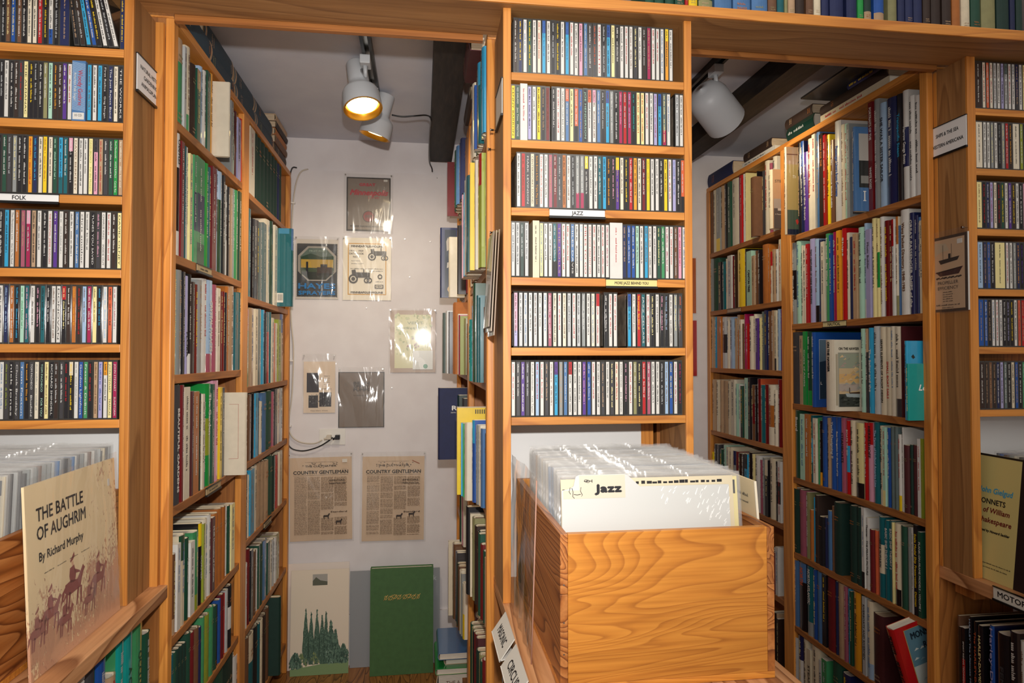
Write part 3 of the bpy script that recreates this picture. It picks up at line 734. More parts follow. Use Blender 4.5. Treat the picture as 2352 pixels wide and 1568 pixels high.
rowB(1, "t 1032 1076 780,k 1080 1100 890,K 1102 1130 905,K 1132 1160 915,x 1162 1200 940,x 1202 1236 945,W 1240 1288 910,n 1292 1320 920,W 1330 1368 975,tp6^A#h!t 1524 1550 1005", (360, 320))
rowA(2, "f#h 105 175 -120,g 176 238 -120,k 240 264 -100,v 266 318 -50,k_w 320 358 -70,d 360 384 20,R 386 438 50,g 440 488 0,w#h 490 548 -10,a_q#h 550 624 10,q 626 664 60,W 666 700 100,R 702 738 140,R 740 768 140,k 770 780 150,O 782 818 85,s#h 820 880 80,t 882 924 155,t 926 958 155", (360, 640),
     {3: [('FLORA', .3, .4, .25, 'k')], 9: [('CRYSTAL PALACES', .5, .4, .55, 'w')]})
rowB(2, "f^r 1000 1054 340,s 1056 1108 330,e 1110 1142 340,x 1146 1192 340,c 1194 1224 350,k 1226 1242 380,r^t 1246 1280 375,t 1282 1298 375,e 1300 1320 440,z 1322 1346 500,W 1348 1368 500,L 1370 1400 460,s^b 1402 1434 400", (360, 640))
rowA(3, "b 102 148 1250,K#c 152 240 1195,R 242 262 1200,W#p 266 338 1225,W 340 364 1240,M 366 386 1270,O#p 388 452 1275,j 456 494 1290,W 496 520 1300,p 522 548 1310,f=L#h 552 612 1180,n 614 642 1185,P 644 704 1140,y#p 708 734 1220,K 736 762 1225,e 766 786 1390,Wp6#h 1008 1036 1280", (360, 640),
     {4: [('Landscape Views', .5, .4, .6, 'k')], 10: [('The Garden', .7, .45, .4, 'w')], 1: [('BEAUTIFUL GARDENS', .45, .25, .7, 'w')]})
rowB(3, "S 1040 1078 1300,k 1082 1108 1290,c 1112 1144 1285,k 1146 1164 1340,W 1166 1196 1380,A#c 1200 1246 1280,n#c 1250 1306 1260,q 1308 1328 1270,k 1330 1358 1240,W 1360 1388 1240,G 1392 1430 1230", (360, 640))
rowA(4, "G 106 148 1295,S_s 150 196 1560,w 200 240 1440,e^n 244 310 1335,n 312 352 1370,w 356 408 1410,N_L#h 410 470 1290,k^y 474 508 1195,L 510 530 1200,W#h 532 568 1140,w#h 572 612 1095,M 614 648 1125,O#c 652 700 1075,O#c 702 744 1020,O#c 746 784 1000,w 786 804 985,n 806 838 985,Y 840 880 965", (360, 960),
     {0: [('The Annotated Walden', .4, .4, .6, 'k')], 11: [('MUIR Mountains of California', .5, .45, .75, 'w')], 7: [('CORNER', .45, .4, .3, 'w')], 4: [('Harmonizer', .6, .4, .3, 'w')]})
rowB(4, "d 1002 1034 620,W 1036 1054 640,c#p 1056 1100 575,W 1102 1138 530,s#c 1140 1186 500,s#c 1188 1224 480,s#c 1226 1270 475,n#c 1274 1310 420,j#c 1312 1334 420,g 1336 1346 425,r 1348 1378 410,e 1382 1412 370", (360, 960),
     {0: [('The Cookbook', .5, .45, .6, 'w')]})
rowA(5, "S#c 126 162 1330,t#c 166 204 1260,n#c 206 238 1230,j#c 240 276 1185,j#c 278 312 1150,j#c 314 348 1120,n#c 352 392 1010,R#c 396 434 1000,S#c 438 488 950,B#c 492 518 940,N#c 522 552 830,L#c 556 604 800,N#c 608 650 710,n#c 654 688 700,k 692 704 690,b 706 734 630,R#c 738 768 570,r 770 784 560,G 786 814 520,k=w 818 856 470", (360, 1248), mix='c')
rowB(5, "w 1002 1030 225,R#c 1032 1058 60,k 1062 1088 70,S#c 1092 1132 90,w 1136 1148 60,n 1150 1164 20,n#c 1168 1206 0,A#h 1210 1248 -40,n 1250 1276 -20,W 1280 1306 -20,G 1310 1332 -50,w 1336 1352 -70,h 1356 1392 -110", (360, 1248))
rowA(6, "j#c 480 540 1545,S#c 545 610 1520,n#c 615 690 1500,n#c 695 788 1410,j#c 792 908 1240,w#h 914 962 1195", (360, 1248), mix='c')
rowB(6, "S#c 1016 1048 1060,e=t 1052 1102 1010,k#c 1106 1148 930,t 1150 1172 900,e 1176 1202 850,d#c 1206 1240 800,S#c 1242 1272 720,M#c 1276 1300 790,L#c 1302 1328 670,f#c 1332 1388 630,jp4#c 1392 1420 490", (360, 1248), mix='c')

# nautical alcove, the bay next to the entrance (N) and the far bay (F)
GN = 'books in the nautical alcove bookcase'
def rowN(r, spec, base, words={}, s=5.2265, mix='hhp', **k):
    z = ZR[r]; zm = (ZT - 0.021) if r == 0 else ZR[r - 1] - 0.021
    case_row(spec, base, s, XB, 1, z, zm, f"from entrance upright, {['top', 'second', 'third', 'fourth', 'fifth', 'sixth', 'bottom'][r]} shelf, nautical case", GN, words=words, mix=mix, y_lim=(0.2055, 0.873), **k)
def rowF(r, spec, base, words={}, s=5.2265, mix='hhp', **k):
    z = ZF[r]; zm = (ZT - 0.021) if r == 0 else ZF[r - 1] - 0.021
    case_row(spec, base, s, XB, 1, z, zm, f"from middle upright, {['top', 'second', 'third', 'fourth', 'fifth', 'sixth', 'bottom'][r]} shelf, nautical case", GN, words=words, mix=mix, y_lim=(0.903, 1.562), **k)
rowN(0, "ep4.5#h!s -12 14 720,k 152 186 640,B^b#h 188 224 630,p#h 226 272 780,W#h 276 332 620,W 334 372 415,A 376 418 470,d#p 422 468 560,r 470 500 570,y 502 538 570,S 542 590 635,w#h 596 668 390,e 670 712 450,l 714 750 440,g 752 788 440,Ap5#h!A 800 870 470,R#p 1010 1060 95,g#h 1064 1128 100,a#h 1132 1208 190,B#h 1212 1330 130,k#h 1334 1402 85,w=B#h 1406 1478 40,w#h 1482 1548 105,w#h 1552 1618 100", (1800, 200),
     {3: [('Tom Hill and the Scout', .5, .4, .7, 'w')], 11: [('Passenger Liners from Germany', .5, .35, .5, 'b')], 18: [('SHE WAS A SISTER SAILOR', .55, .38, .62, 'k')], 16: [('PORTRAITS OF THE', .8, .5, .3, 'w'), ('WHITE ROSES', .3, .5, .2, 'w')],
      20: [('Transpacific Steam', .62, .4, .4, 'c')], 21: [('Narrow Gauge Boats', .5, .42, .34, 'w')], 7: [('WATER FOR THE', .8, .4, .3, 'O')]})
rowN(1, "t 2 18 545,g=k 20 70 530,l#h 74 128 510,W 132 156 560,W 158 200 560,r#p 202 234 540,v#h 238 300 480,a_k 302 350 480,B#c 352 384 490,W#p 388 430 510,N 434 488 415,b 492 520 430,m 524 578 395,o#p 582 630 375,r#h!r 634 690 350,W 694 728 400,B#c 732 782 450,s 786 836 410,l#h 840 908 335,a_w 912 946 285,v#p 950 1004 355,Y 1008 1060 225,Y=f 1062 1104 230,w#h 1108 1160 205,R#h 1164 1228 250,R#h 1230 1272 240,w^r 1276 1300 230,W^O_h 1302 1336 200,A 1338 1362 305,w#h 1366 1474 115,B#h 1478 1540 150,B#h 1544 1590 180,A#h 1592 1622 200,e#p 1626 1662 240", (1800, 460),
     {3: [('Mayo Clippers  WINDJAMMER  At Sea', .5, .5, .8, 'k')], 6: [('TWO CENTURIES OF MAINE SHIPBUILDING', .55, .3, .65, 'K')], 20: [('Music Builder', .7, .4, .3, 'K')], 19: None, 29: [('Wavy Packet Directory, 1848-1983', .55, .3, .65, 'S')],
      30: [('GREAT PASSENGER SHIPS of the', .5, .55, .86, 'w')], 14: [('Ships', .8, .3, .2, 'w')]})
rowN(2, "K#c 55 160 225,s#p 170 206 265,f=f#p 210 248 215,n_f 252 298 215,bp3#h!b 304 352 225,Wp7#h!W 480 585 315,l#h 905 958 180,K^s 960 998 180,c#h 1002 1062 170,G#h 1066 1140 150,e#h 1146 1216 160,e#h 1220 1274 162,W 1278 1324 150,W_K#h 1332 1426 155,M 1428 1440 150,cp5#h!c 1450 1514 325,Tp5.6#h!T 1450 1510 600", (1800, 720),
     {5: [('ON THE HAWSER', .76, .24, .42, 'k')], 10: [("SERPE'S ELEMENTS OF YACHT DESIGN", .5, .32, .72, 'k')], 11: [('SMALL BOAT SAILS', .4, .45, .42, 'r')], 2: [('Cruise of Alaska', .5, .4, .5, 'w')], 8: [('The Sailor and the', .5, .4, .5, 'w')]})
rowN(3, "S#c 84 114 210,n#h 118 188 112,l 192 244 160,O#p 248 302 160,t=c 306 342 175,W#p 346 384 210,N 388 408 205,k_o 412 440 240,b#c 444 500 185,s 504 542 205,b#h 548 606 190,b#h 610 664 195,q#h 670 726 205,r=c 730 774 240,e#h 780 838 235,Y_k#h 842 940 265,r#h 944 988 262,P^r#h 992 1052 262,t#h 1060 1128 255,e 1134 1178 300,l_Y 1182 1216 315,b 1220 1260 325,x#c 1264 1302 315,x#c 1306 1348 315,w_y 1352 1392 405,w#h 1396 1416 320,M#c 1420 1490 535,j#c 1494 1530 530,M#c 1534 1598 535,w#p 1602 1638 460,L#p 1642 1668 455", (1800, 920),
     {1: [('Board', .8, .35, .2, 'w')], 10: [('Yacht Designing II', .68, .45, .5, 'w')], 11: [('Boat Navigation for the Rest of Us', .5, .3, .6, 'w')], 12: [('STEAMBOATS', .6, .5, .4, 'k')], 13: [('BOATS TO GO', .7, .4, .35, 'w')], 17: [('HERRESHOFF', .75, .5, .4, 'k')],
      18: [('The Yarns of Holland America Line', .55, .35, .7, 'a')], 19: [('Children of the Light', .75, .4, .42, 'k'), ('Everett S. Allen', .3, .35, .2, 'k')]})
rowN(4, "j#c 74 140 140,q#c 144 208 155,h#h 212 248 180,O#c 250 286 360,c 288 298 230,d#c 302 340 210,k#c 344 400 430,B#c 402 430 440,A#c 434 474 370,S#c 476 494 320,j#c 498 575 285,j#c 662 732 320,j#c 736 790 335,w_k#p 794 824 335,w#h 828 862 440,R#c 866 916 565,z#c 918 950 575,t=e#h 958 1018 435,t#h 1022 1066 470,t#h 1070 1108 475,Y 1110 1122 490,e_k#h 1124 1184 500,n#c 1190 1252 530,g#c 1256 1308 545,w#p 1312 1330 545,k#p 1334 1374 505,n#p 1378 1414 590", (1800, 1090),
     {14: [('Theimer   THE PIRATE PICTURE', .55, .5, .7, 'k')], 17: [('MARINE PROPULSION', .55, .3, .35, 'K')], 18: [('BASIC SHIP THEORY 1', .65, .5, .5, 'w')], 19: [('BASIC SHIP THEORY 2', .65, .5, .5, 'w')], 25: [('Scale Model Ship Preservation   Dorman', .5, .5, .8, 'y')], 26: [('PLANK-ON-FRAME MODELS - VOLUME I', .48, .5, .8, 'w')]}, s=4.479)
rowN(5, "A#h 372 438 70,k^A#h 442 530 105,t_g#h 540 612 145,b#h 616 662 190,A#c 666 736 220,k 740 790 250,R#c 794 886 265,B#c 890 922 340,s#c 926 1012 350,q#p 1016 1042 400,c#h 1046 1080 430,n 1084 1112 460,o#h 1116 1208 450,j#c 1212 1238 500,G#p 1242 1284 530,e_a#h 1288 1364 580,M#c 1370 1500 750", (1740, 1268),
     {1: [('NORTH', .8, .4, .25, 'z')], 2: [('NORTH ATLANTIC', .7, .4, .5, 'w')], 14: [('RIVERBOATS AND RIVERMEN', .55, .5, .7, 'k')], 12: None}, s=5.227)
rowN(6, "G 344 402 960,B=w#h 406 466 930,e#h 470 526 975,e#p 530 576 1120,e#h 580 684 1070,G#p 690 722 1260,N#p 726 792 1260,n#c 862 980 1290,B#h 990 1100 1460", (1740, 1268), {3: [('STEAM', .6, .5, .3, 'k')], 5: [('LOOKOUT', .6, .5, .4, 'k')]}, s=5.227)
rowF(0, "S#c 148 184 210,e 188 234 140,g_y 238 286 145,s 290 326 155,k 330 384 140,n 388 426 112,W#h 430 520 60,B 524 546 20,r 550 578 8,w 580 604 -20,Y 608 628 -60,Sp3#c 632 760 75,k_w 768 836 -30,K 840 868 -20,W#h 876 936 -180,q 940 970 -120,W#h 985 1040 -250,ep4.5#h!s 948 1000 -50", (1580, 400))
rowF(1, "g 242 272 1010,n#c 278 340 1015,k 344 382 1060,t 386 424 1055,W 428 452 1020,w 458 506 980,R 508 528 985,d 530 560 970,y#h 566 656 880,k 660 686 900,l#p 690 750 925,s 754 786 980,S 788 814 920,k#h 818 868 910,O#c 874 944 845,O 946 966 850,W^r 970 1010 930,s 1012 1034 900,w 1038 1068 900,n 1070 1088 820,e 1090 1116 780", (1580, 400), {10: [('CANTON TREE', .45, .4, .4, 'k')]})
rowF(2, "s 262 300 240,c=c 306 342 250,O#p 346 392 245,G=k 396 452 250,W 456 482 255,a#h 486 542 250,s 546 572 265,O^s 578 608 225,W 610 634 280,S 636 658 330,m 662 684 215,r#h 686 718 330,W#h 722 770 240,W 776 804 215,p 808 838 265,Y 840 868 260,x#h 872 914 185,B 916 944 170,S#h 948 984 180,s#h 988 1034 170,e_k 1036 1058 170,a#h 1062 1092 155,p 1096 1122 160", (1580, 680))
rowF(3, "s 278 324 1000,e#h 332 372 1005,s#c 376 412 1005,s#c 416 468 1015,e 472 508 1020,W 514 558 1000,l 562 596 1050,w 600 628 1060,n_k 630 656 1075,e 660 676 1040,l#p 680 714 980,k 718 748 975,S=R 752 788 1065,k 790 816 1070,R#h!z 822 858 990,t 862 908 1065,R 912 944 1060,W=O#h 950 1018 1065,W 1022 1062 1125,R 1068 1110 1000", (1580, 680))
rowF(4, "y 62 86 400,k 92 128 310,K 132 160 315,n 164 198 370,l 202 244 320,e 248 274 345,e 278 312 350,g^B 316 348 390,R#c 352 380 400,d 384 420 420,K_k 422 462 430,c^k 466 502 430,k 506 542 410,Y 546 578 430,w#h 582 638 445,q 642 668 500,g 672 708 480,k^W 712 748 500,e#h 758 826 480,k 830 862 520,w=k 866 904 520", (1620, 960))
rowF(5, "w 100 150 -40,k 152 180 -20,R 184 208 0,w#p 212 246 -60", (1740, 1268), {2: [('JOHN WESLEY HARDIN', .5, .5, .6, 'w')], 3: None}, s=5.227)
rowF(6, "k 164 206 720,s#c 210 226 740,d 228 250 800", (1740, 1268), s=5.227)

# the bookcase seen edge-on: near bay (M) and far bay (O)
GM = 'books in the edge-on bookcase behind the narrow rack'
def rowM(r, spec, base, bay='near', words={}, mix='hhp', **k):
    z = ZM[r]; zm = (ZT - 0.021) if r == 0 else ZM[r - 1] - 0.021
    lim = (0.2055, 0.82) if bay == 'near' else (0.85, 1.555)
    case_row(spec, base, C49, XM, 1, z, zm, f"from {'entrance' if bay == 'near' else 'middle'} upright, {['top', 'second', 'third', 'fourth', 'fifth', 'sixth', 'bottom'][r]} shelf, edge-on case", GM, words=words, mix=mix, y_lim=lim, depth=0.16, **k)
def rowMM(r, spec, words={}, bay='near', start=None):
    """spec tokens: code, thickness mm, height mm, pulled out mm; from the near end inwards"""
    z = ZM[r]; zm = (ZT - 0.021) if r == 0 else ZM[r - 1] - 0.021; y = start or (0.2065 if bay == 'near' else 0.852); lim = 0.82 if bay == 'near' else 1.555
    for i, tk in enumerate(spec.split(',')):
        q = tk.split(); code = q[0][0]; w = float(q[1]) / 1000; h = min(float(q[2]) / 1000, zm - z - 0.006); pr = float(q[3]) / 1000; st = {'#c': 'cloth', '#p': 'paper'}.get(q[0][1:3], 'hard')
        if y + w > lim: break
        bb = []
        if '^' in q[0]: bb.append((h * .72, h, PAL[q[0][q[0].index('^') + 1]]))
        if '_' in q[0]: bb.append((0, h * .45, PAL[q[0][q[0].index('_') + 1]]))
        lab = f"{NAME[code]} {KW[st].split()[0]} spine, {ordw(i + 1)} from {'entrance' if bay == 'near' else 'middle'} upright, {['top', 'second', 'third', 'fourth', 'fifth', 'sixth', 'bottom'][r]} shelf, edge-on case"
        DECO[('MM', r, bay, i)] = (make_book((XM - pr + (0.0066 if st != 'paper' else 0.0004), y + w / 2, z), -PI / 2, w - 0.0006, h, min(0.16, h * .7) + pr * .4, code, st, lab, GM, bands=bb, words=words.get(i)), w, h, pr)
        y += w
rowMM(0, "c 34 232 12,k#p 14 150 4,Y#p 12 165 8,s#c 30 200 0,t^c 34 222 15,R 14 215 17,b#p 20 175 20,n 26 205 12,n 24 205 12,W 46 212 20,h#c 40 190 0,S#c 60 200 0,K#c 60 190 2,n#c 60 190 4,s#c 60 190 2,e 60 200 0", {0: [('THE COMPLETE BOOK OF', .75, .4, .45, 'w')]})
rowMM(0, "S#c 60 200 10,B#c 46 236 25,B 40 236 25,A#c 50 232 35,n#c 56 235 38,n#c 50 235 35,s#c 60 200 20,R#p 14 225 60,P#p 30 225 50,s#c 60 190 10", bay='far')
rowMM(1, "e_v 12 285 6,L^r 46 290 18,W 16 285 28,y#p 20 282 36,B#p 18 260 34,t#h 60 260 44,e 18 262 46,k 14 240 40,c#p 24 235 44,W 20 235 46,P#p 22 240 46,k 14 250 48,s#c 60 240 10,S#c 60 220 10,n#c 60 230 0,e 60 230 4")
rowMM(1, "s#c 50 240 0,R#c 50 230 4,k 16 250 36,S#c 60 240 4,n#c 50 220 0,W 26 230 60,B 26 270 92,S#c 60 240 12,e#c 60 240 10", bay='far')
rowMM(2, "S#c 20 190 8,t 16 215 20,t 18 222 24,n 26 255 30,A 20 195 30,c 20 200 30,T 40 165 34,s#c 60 190 0,O#c 60 190 0,n#c 60 180 0,d#c 60 180 0,S#c 60 180 0,S#c 60 180 0", {6: [('THE READY TOOLS', .6, .5, .6, 'w')]})
rowMM(2, "S#c 40 180 4,h 30 200 12,L#p 26 210 24,m 20 215 30,W 14 220 34,O#c 60 270 44,O#c 40 270 44,k 16 235 62,G 40 240 70,x#c 40 235 80", bay='far')
rowMM(3, "k#c 30 190 2,A 24 200 12,W 16 205 16,g 24 205 20,b^c 26 215 28,W 30 205 46,S#c 14 200 34,f#p 18 200 48,c#p 18 200 52,y#p 44 240 62,s#c 60 200 0,n#c 60 200 0,e#c 60 200 0,S#c 60 200 0")
rowMM(3, "K#c 40 230 14,j 40 240 30,B#c 26 265 100,s#c 60 200 0,n#c 60 200 0,S#c 60 200 0", {}, 'far', 0.95)
rowMM(4, "s#c 24 170 4,n#c 24 180 6,R#c 26 190 10,n#c 26 210 14,j#c 26 210 10,M#c 26 200 12,d#c 30 210 16,h#c 34 225 20,e#p 16 230 24,k#c 30 245 34,s#c 60 200 0,S#c 60 200 0,S#c 60 200 0")
rowMM(4, "k 24 200 4,g 24 210 4,W 20 215 16,q#p 30 215 16,w 16 225 20,n#c 30 235 22,S#c 60 200 6,d#c 60 200 6,s#c 60 200 0", bay='far')
rowMM(5, "e 14 190 4,R#c 26 215 8,n#c 26 200 12,h#c 24 205 12,j#c 30 205 16,M#c 26 225 16,R#c 26 225 18,k#c 26 220 20,h#c 26 220 20,n#c 30 220 22,s#c 60 200 0,M#c 60 200 0")
rowMM(5, "W_y 30 190 18,g 14 215 26,W 30 220 26,S#c 34 225 30,j#c 30 225 32,K 20 255 34,B 22 255 36,S 40 280 44,e#p 26 275 58", bay='far')
rowMM(6, "s#c 30 190 0,j#c 36 200 4,w_S 30 225 12,k#c 40 210 14,j#c 50 250 22,j#c 40 250 20,k#c 40 240 24,S#c 60 210 10,S#c 60 210 10")
# ------------------------------------------------------------------ books along the header shelf
def header_row(spec, base, s):
    for k, tk in enumerate(spec.split(',')):
        q = tk.split(); code = q[0][0]; x0 = at(base + float(q[1]) / s, 60, 'Y', 0.0).x; x1 = at(base + float(q[2]) / s, 60, 'Y', 0.0).x
        global HN
        HN += 1; h = RB.uniform(0.185, 0.235); b = []
        if '_' in q[0]: b = [(0, h * 0.16, PAL[q[0][q[0].index('_') + 1]])]
        make_book(((x0 + x1) / 2, 0.004 + 0.006, HB + 0.0248), 0, (x1 - x0) - 0.0008, h, RB.uniform(0.10, 0.113), code, 'cloth',
                  f"old {NAME[code]} cloth volume, {ordw(HN)} along the header shelf towards the ships signboard", 'old volumes on the header shelf', bands=b)
HN = 0
header_row("n 130 235,n 240 350,n 365 470,n 482 596,r 602 640,y 645 748,n_h 758 925,A 948 1150,A 1168 1370,A 1388 1575,S 1582 1685,t 1690 1770,h 1776 1815,s 1820 1902,d 1908 2010,S 2030 2118,e 2124 2205,B 2212 2300", 1460, 5.113)
header_row("B 62 225,B 262 388,f 396 470,j_s 474 562,b_s 590 712,h 760 868,B 880 965,B 970 1062,B 1068 1172,d 1182 1272,d 1278 1392,d 1410 1522,O 1530 1628,e 1640 1745,n 1755 1872,h 1880 2050,j 2064 2215,B 2228 2290,j 2300 2380", 1900, 5.2035)

# ------------------------------------------------------------------ books lying on the bookcase tops
def lay_book(x, y, z, length, depth, thick_, code, side, label, group, style='cloth', ledge=ZT, **k):
    """spine towards the aisle; side 'L' faces east, 'R' faces west; (x, y, z): spine plane, middle, underside"""
    root = make_book((0, 0, 0), 0, thick_, length, depth, code, style, label, group, **k)
    if side == 'L': M = Matrix(((0, -1, 0), (0, 0, -1), (1, 0, 0))); org = (x, y + length / 2, z + thick_ / 2)
    else: M = Matrix(((0, 1, 0), (0, 0, 1), (1, 0, 0))); org = (x, y - length / 2, z + thick_ / 2)
    root.rotation_euler = M.to_euler(); root.location = org
    return root
GT = 'old folio volumes on top of the gardening case'
def yat(px_, py_): return at(px_, py_, 'X', XA).y
n = 0
for (ya, yb, tops, dx) in ((0.22, 0.46, (0.055,), 0), (0.465, 0.74, (0.060, 0.062), 0.016), (0.745, 0.985, (0.055, 0.055), 0.012), (0.99, 1.26, (0.055, 0.052), 0.010)):
    z = ZT + 0.0006
    for j, th_ in enumerate(tops):
        n += 1
        lay_book(XA - 0.004 - dx - j * 0.004, (ya + yb) / 2, z, yb - ya, 0.20, th_, 'u', 'L',
                 f"worn dark blue folio lying flat, {ordw(n)} from the entrance on top of the gardening case", GT, bands=[(0, 0.012, PAL['s']), (yb - ya - 0.012, yb - ya, PAL['s'])])
        z += th_ + 0.0006
z = ZT + 0.0006
for j, (th_, w) in enumerate(((0.045, 0.05), (0.030, 0.03), (0.028, 0.04), (0.026, 0.02), (0.028, 0.035))):
    lay_book(XA - 0.002 - w * 0.2, 1.39, z, 0.21, 0.15, th_, 'dSOds'[j], 'L', f"old brown volume, {ordw(j + 1)} up in the end stack on the gardening case top", 'small stack on the gardening case')
    z += th_ + 0.0006
lay_book(XM - 0.035, 0.40, ZT + 0.0006, 0.21, 0.15, 0.075, 'M', 'R', 'thick maroon volume jutting out on top of the edge-on bookcase', 'books on the edge-on bookcase')
lay_book(XM - 0.010, 0.75, ZT + 0.0006, 0.24, 0.16, 0.045, 'd', 'R', 'dark brown volume further along the top of the edge-on bookcase', 'books on the edge-on bookcase')
GR = 'books lying on top of the nautical case'
for j, (y, L, z, th_, code, st, what) in enumerate(((0.50, 0.34, 0, 0.022, 'e', 'paper', 'wide cream atlas'), (0.50, 0.33, 0.023, 0.030, 'd', 'cloth', 'dark ledger with gilt back'), (0.42, 0.20, 0.0536, 0.020, 'B', 'hard', 'navy album near the entrance'),
        (0.79, 0.17, 0, 0.048, 'j', 'hard', 'dark green book showing pale pages'), (0.80, 0.17, 0.0486, 0.036, 'd', 'cloth', 'dark brown book on the dark green one'),
        (1.10, 0.26, 0, 0.018, 'w', 'paper', 'thin white catalogue'), (1.10, 0.22, 0.0186, 0.036, 'd', 'cloth', 'brown book on the thin catalogue'), (1.44, 0.25, 0, 0.06, 'B', 'cloth', 'thick navy ledger at the far end'))):
    lay_book(XB + 0.004, y, ZT + 0.0006 + z, L, 0.17, th_, code, 'R', f"{what}, lying on top of the nautical case", GR, st)
m = MB(); 
m.box(-0.17, 0.17, -0.16, 0.16, 0, 0.006, 0, PAL['K'])
o = m.build('record_sleeve', M_PAPER, None, (1.265, 0.50, ZT + 0.0542 + 0.02)); tag(o, 'dark board jutting out above the ledger on the nautical case', 'album')

# ------------------------------------------------------------------ open books shelves under the counters
case_row("Nh#h 1812 1975 272,T#h 1652 1812 430,T#h!N 1522 1650 590,n#h 1985 2096 405,s#h 1385 1518 1130,b#h!n 1170 1352 900,K#c 1000 1155 860,G#h 930 996 1000".replace('Nh#h', 'N#h'), (60, 1380), 6.918, -0.785, -1, 0.5535, 0.81,
         'from near end, shelf under wide rack counter', 'books under the wide rack counter', y_lim=(-0.2, 0.155), depth=0.17,
         words={1: [('A COLLIN', .5, .3, .4, 'n')], 0: [('OCCLUSION', .5, .35, .5, 'n')]})
case_row("w#h 640 700 1210,e#h 705 790 1230,w#p 800 925 1180", (60, 1380), 6.918, -0.785, -1, 0.5535, 0.79, 'in the foreshortened near group under the wide rack counter', 'books under the wide rack counter', y_lim=(-0.5, -0.12), depth=0.17)
case_row("S#c 362 408 578,k_w#p 414 462 712,k=r#p 468 520 735,k#h 555 600 620,k#h 640 690 690,k#h 705 800 750,b#h!B 915 998 785,k#h 1040 1270 915,k#h 1275 1460 930,w#h 1465 1560 1060", (2052, 1268), 5.227, 1.205, 1, 0.4185, 0.766,
         'from near end, shelf under far counter', 'motorcycle books under the far counter', y_lim=(-0.5, 0.155), depth=0.2,
         words={3: [('HARLEY The Ultimate Machine', .6, .5, .75, 'a')], 4: [('The HARLEY-DAVIDSON', .5, .6, .8, 'z')], 5: [('HARLEY-DAVIDSON', .6, .4, .6, 'Y')], 6: [('Harley-Davidson', .55, .6, .85, 'v')], 2: [('SPORT RIDING TECHNIQUES', .6, .4, .5, 'w')], 1: [('Hot Rod Body & Chassis', .4, .4, .6, 'k')], 7: [('FENDER', .5, .3, .4, 'K')]})
case_row("c#h 752 770 960,k#h 772 800 985,b#h 804 880 1170,b#h 884 955 1200,w^r#h 870 900 1410", (980, 1248), 4.9, -0.008, 1, 0.5185, 0.785, 'from near end, shelf under narrow rack counter', 'books under the narrow rack counter', y_lim=(-0.38, 0.155), depth=0.16)

# ------------------------------------------------------------------ crates
def crate(x0, x1, y0, y1, z0, z1, label, th=0.0125):
    t = empty('record_crate', ((x0 + x1) / 2, (y0 + y1) / 2, z0), label, 'crate')
    zm = z0 + (z1 - z0) * 0.62
    for a, b in ((x0, x0 + th), (x1 - th, x1)):
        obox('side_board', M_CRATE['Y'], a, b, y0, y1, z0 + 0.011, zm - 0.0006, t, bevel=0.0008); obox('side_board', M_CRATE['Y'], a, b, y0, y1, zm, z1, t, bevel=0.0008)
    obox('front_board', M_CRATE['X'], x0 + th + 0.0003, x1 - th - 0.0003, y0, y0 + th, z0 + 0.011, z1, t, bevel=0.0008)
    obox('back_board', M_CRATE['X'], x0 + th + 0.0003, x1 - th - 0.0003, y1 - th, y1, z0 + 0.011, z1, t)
    obox('bottom_board', M_CRATE['X'], x0, x1, y0, y1, z0, z0 + 0.0108, t, bevel=0.0008)
    m = MB()
    for z in (z0 + 0.06, z0 + 0.11, z0 + 0.17):
        m.tube([(x0 - (x0 + x1) / 2 + 0.006, y0 - (y0 + y1) / 2 + 0.0004, z - z0), (x0 - (x0 + x1) / 2 + 0.006, y0 - (y0 + y1) / 2 - 0.0006, z - z0)], 0.0014, 6)
    m.build('nail_head', M_STEEL, t)
    return t
crate(0.0265, 0.392, -0.388, 0.10, ledgeC + 0.0005, 1.079, 'varnished wooden crate packed with jazz records on the counter')
crate(-1.22, -0.846, -0.62, 0.12, ledgeL + 0.0005, 1.075, 'dark-grained wooden crate of folk records behind the battle album')
crate(1.262, 1.62, -0.60, 0.12, ledgeR + 0.0005, 1.035, 'wooden crate of spoken records behind the poetry album')

def record(x, y, z, w, h, code, tilt, label, group, edge=None, dx=0.0, bag=True):
    o = empty('record_album', (x + dx, y, z), label, 'record album', group); o.rotation_euler = (-tilt, 0, 0)
    m = MB().box(-w / 2, w / 2, -0.0016, 0.0016, 0.0, h, 0, PAL[code]); 
    if edge: m.box(-w / 2 + 0.004, w / 2 - 0.004, -0.0019, -0.0016, h - 0.03, h - 0.006, 0, PAL[edge])
    m.build('card_sleeve', M_PRINT, o)
    if bag:
        R = random.Random(int(abs(y) * 9999)); m = MB(); n = 10; ww = w / 2 + 0.006; top = []
        for sgn in (-1, 1):
            b = len(m.v)
            for i in range(n + 1):
                xx = -ww + 2 * ww * i / n; wv = R.uniform(-0.0016, 0.0016)
                m.v.append((xx, sgn * 0.0026, 0.001)); m.v.append((xx, sgn * 0.0026, h)); m.v.append((xx, sgn * 0.001 + wv, h + 0.007 + R.uniform(-0.002, 0.004)))
            for i in range(n):
                for k in (0, 1): m.face([b + i * 3 + k, b + (i + 1) * 3 + k, b + (i + 1) * 3 + k + 1, b + i * 3 + k + 1], 0, smooth=True)
        m.build('clear_bag', M_BAG, o)
    return o
GJ = 'bagged jazz records in the varnished crate'
RR_ = random.Random(77); N = 37
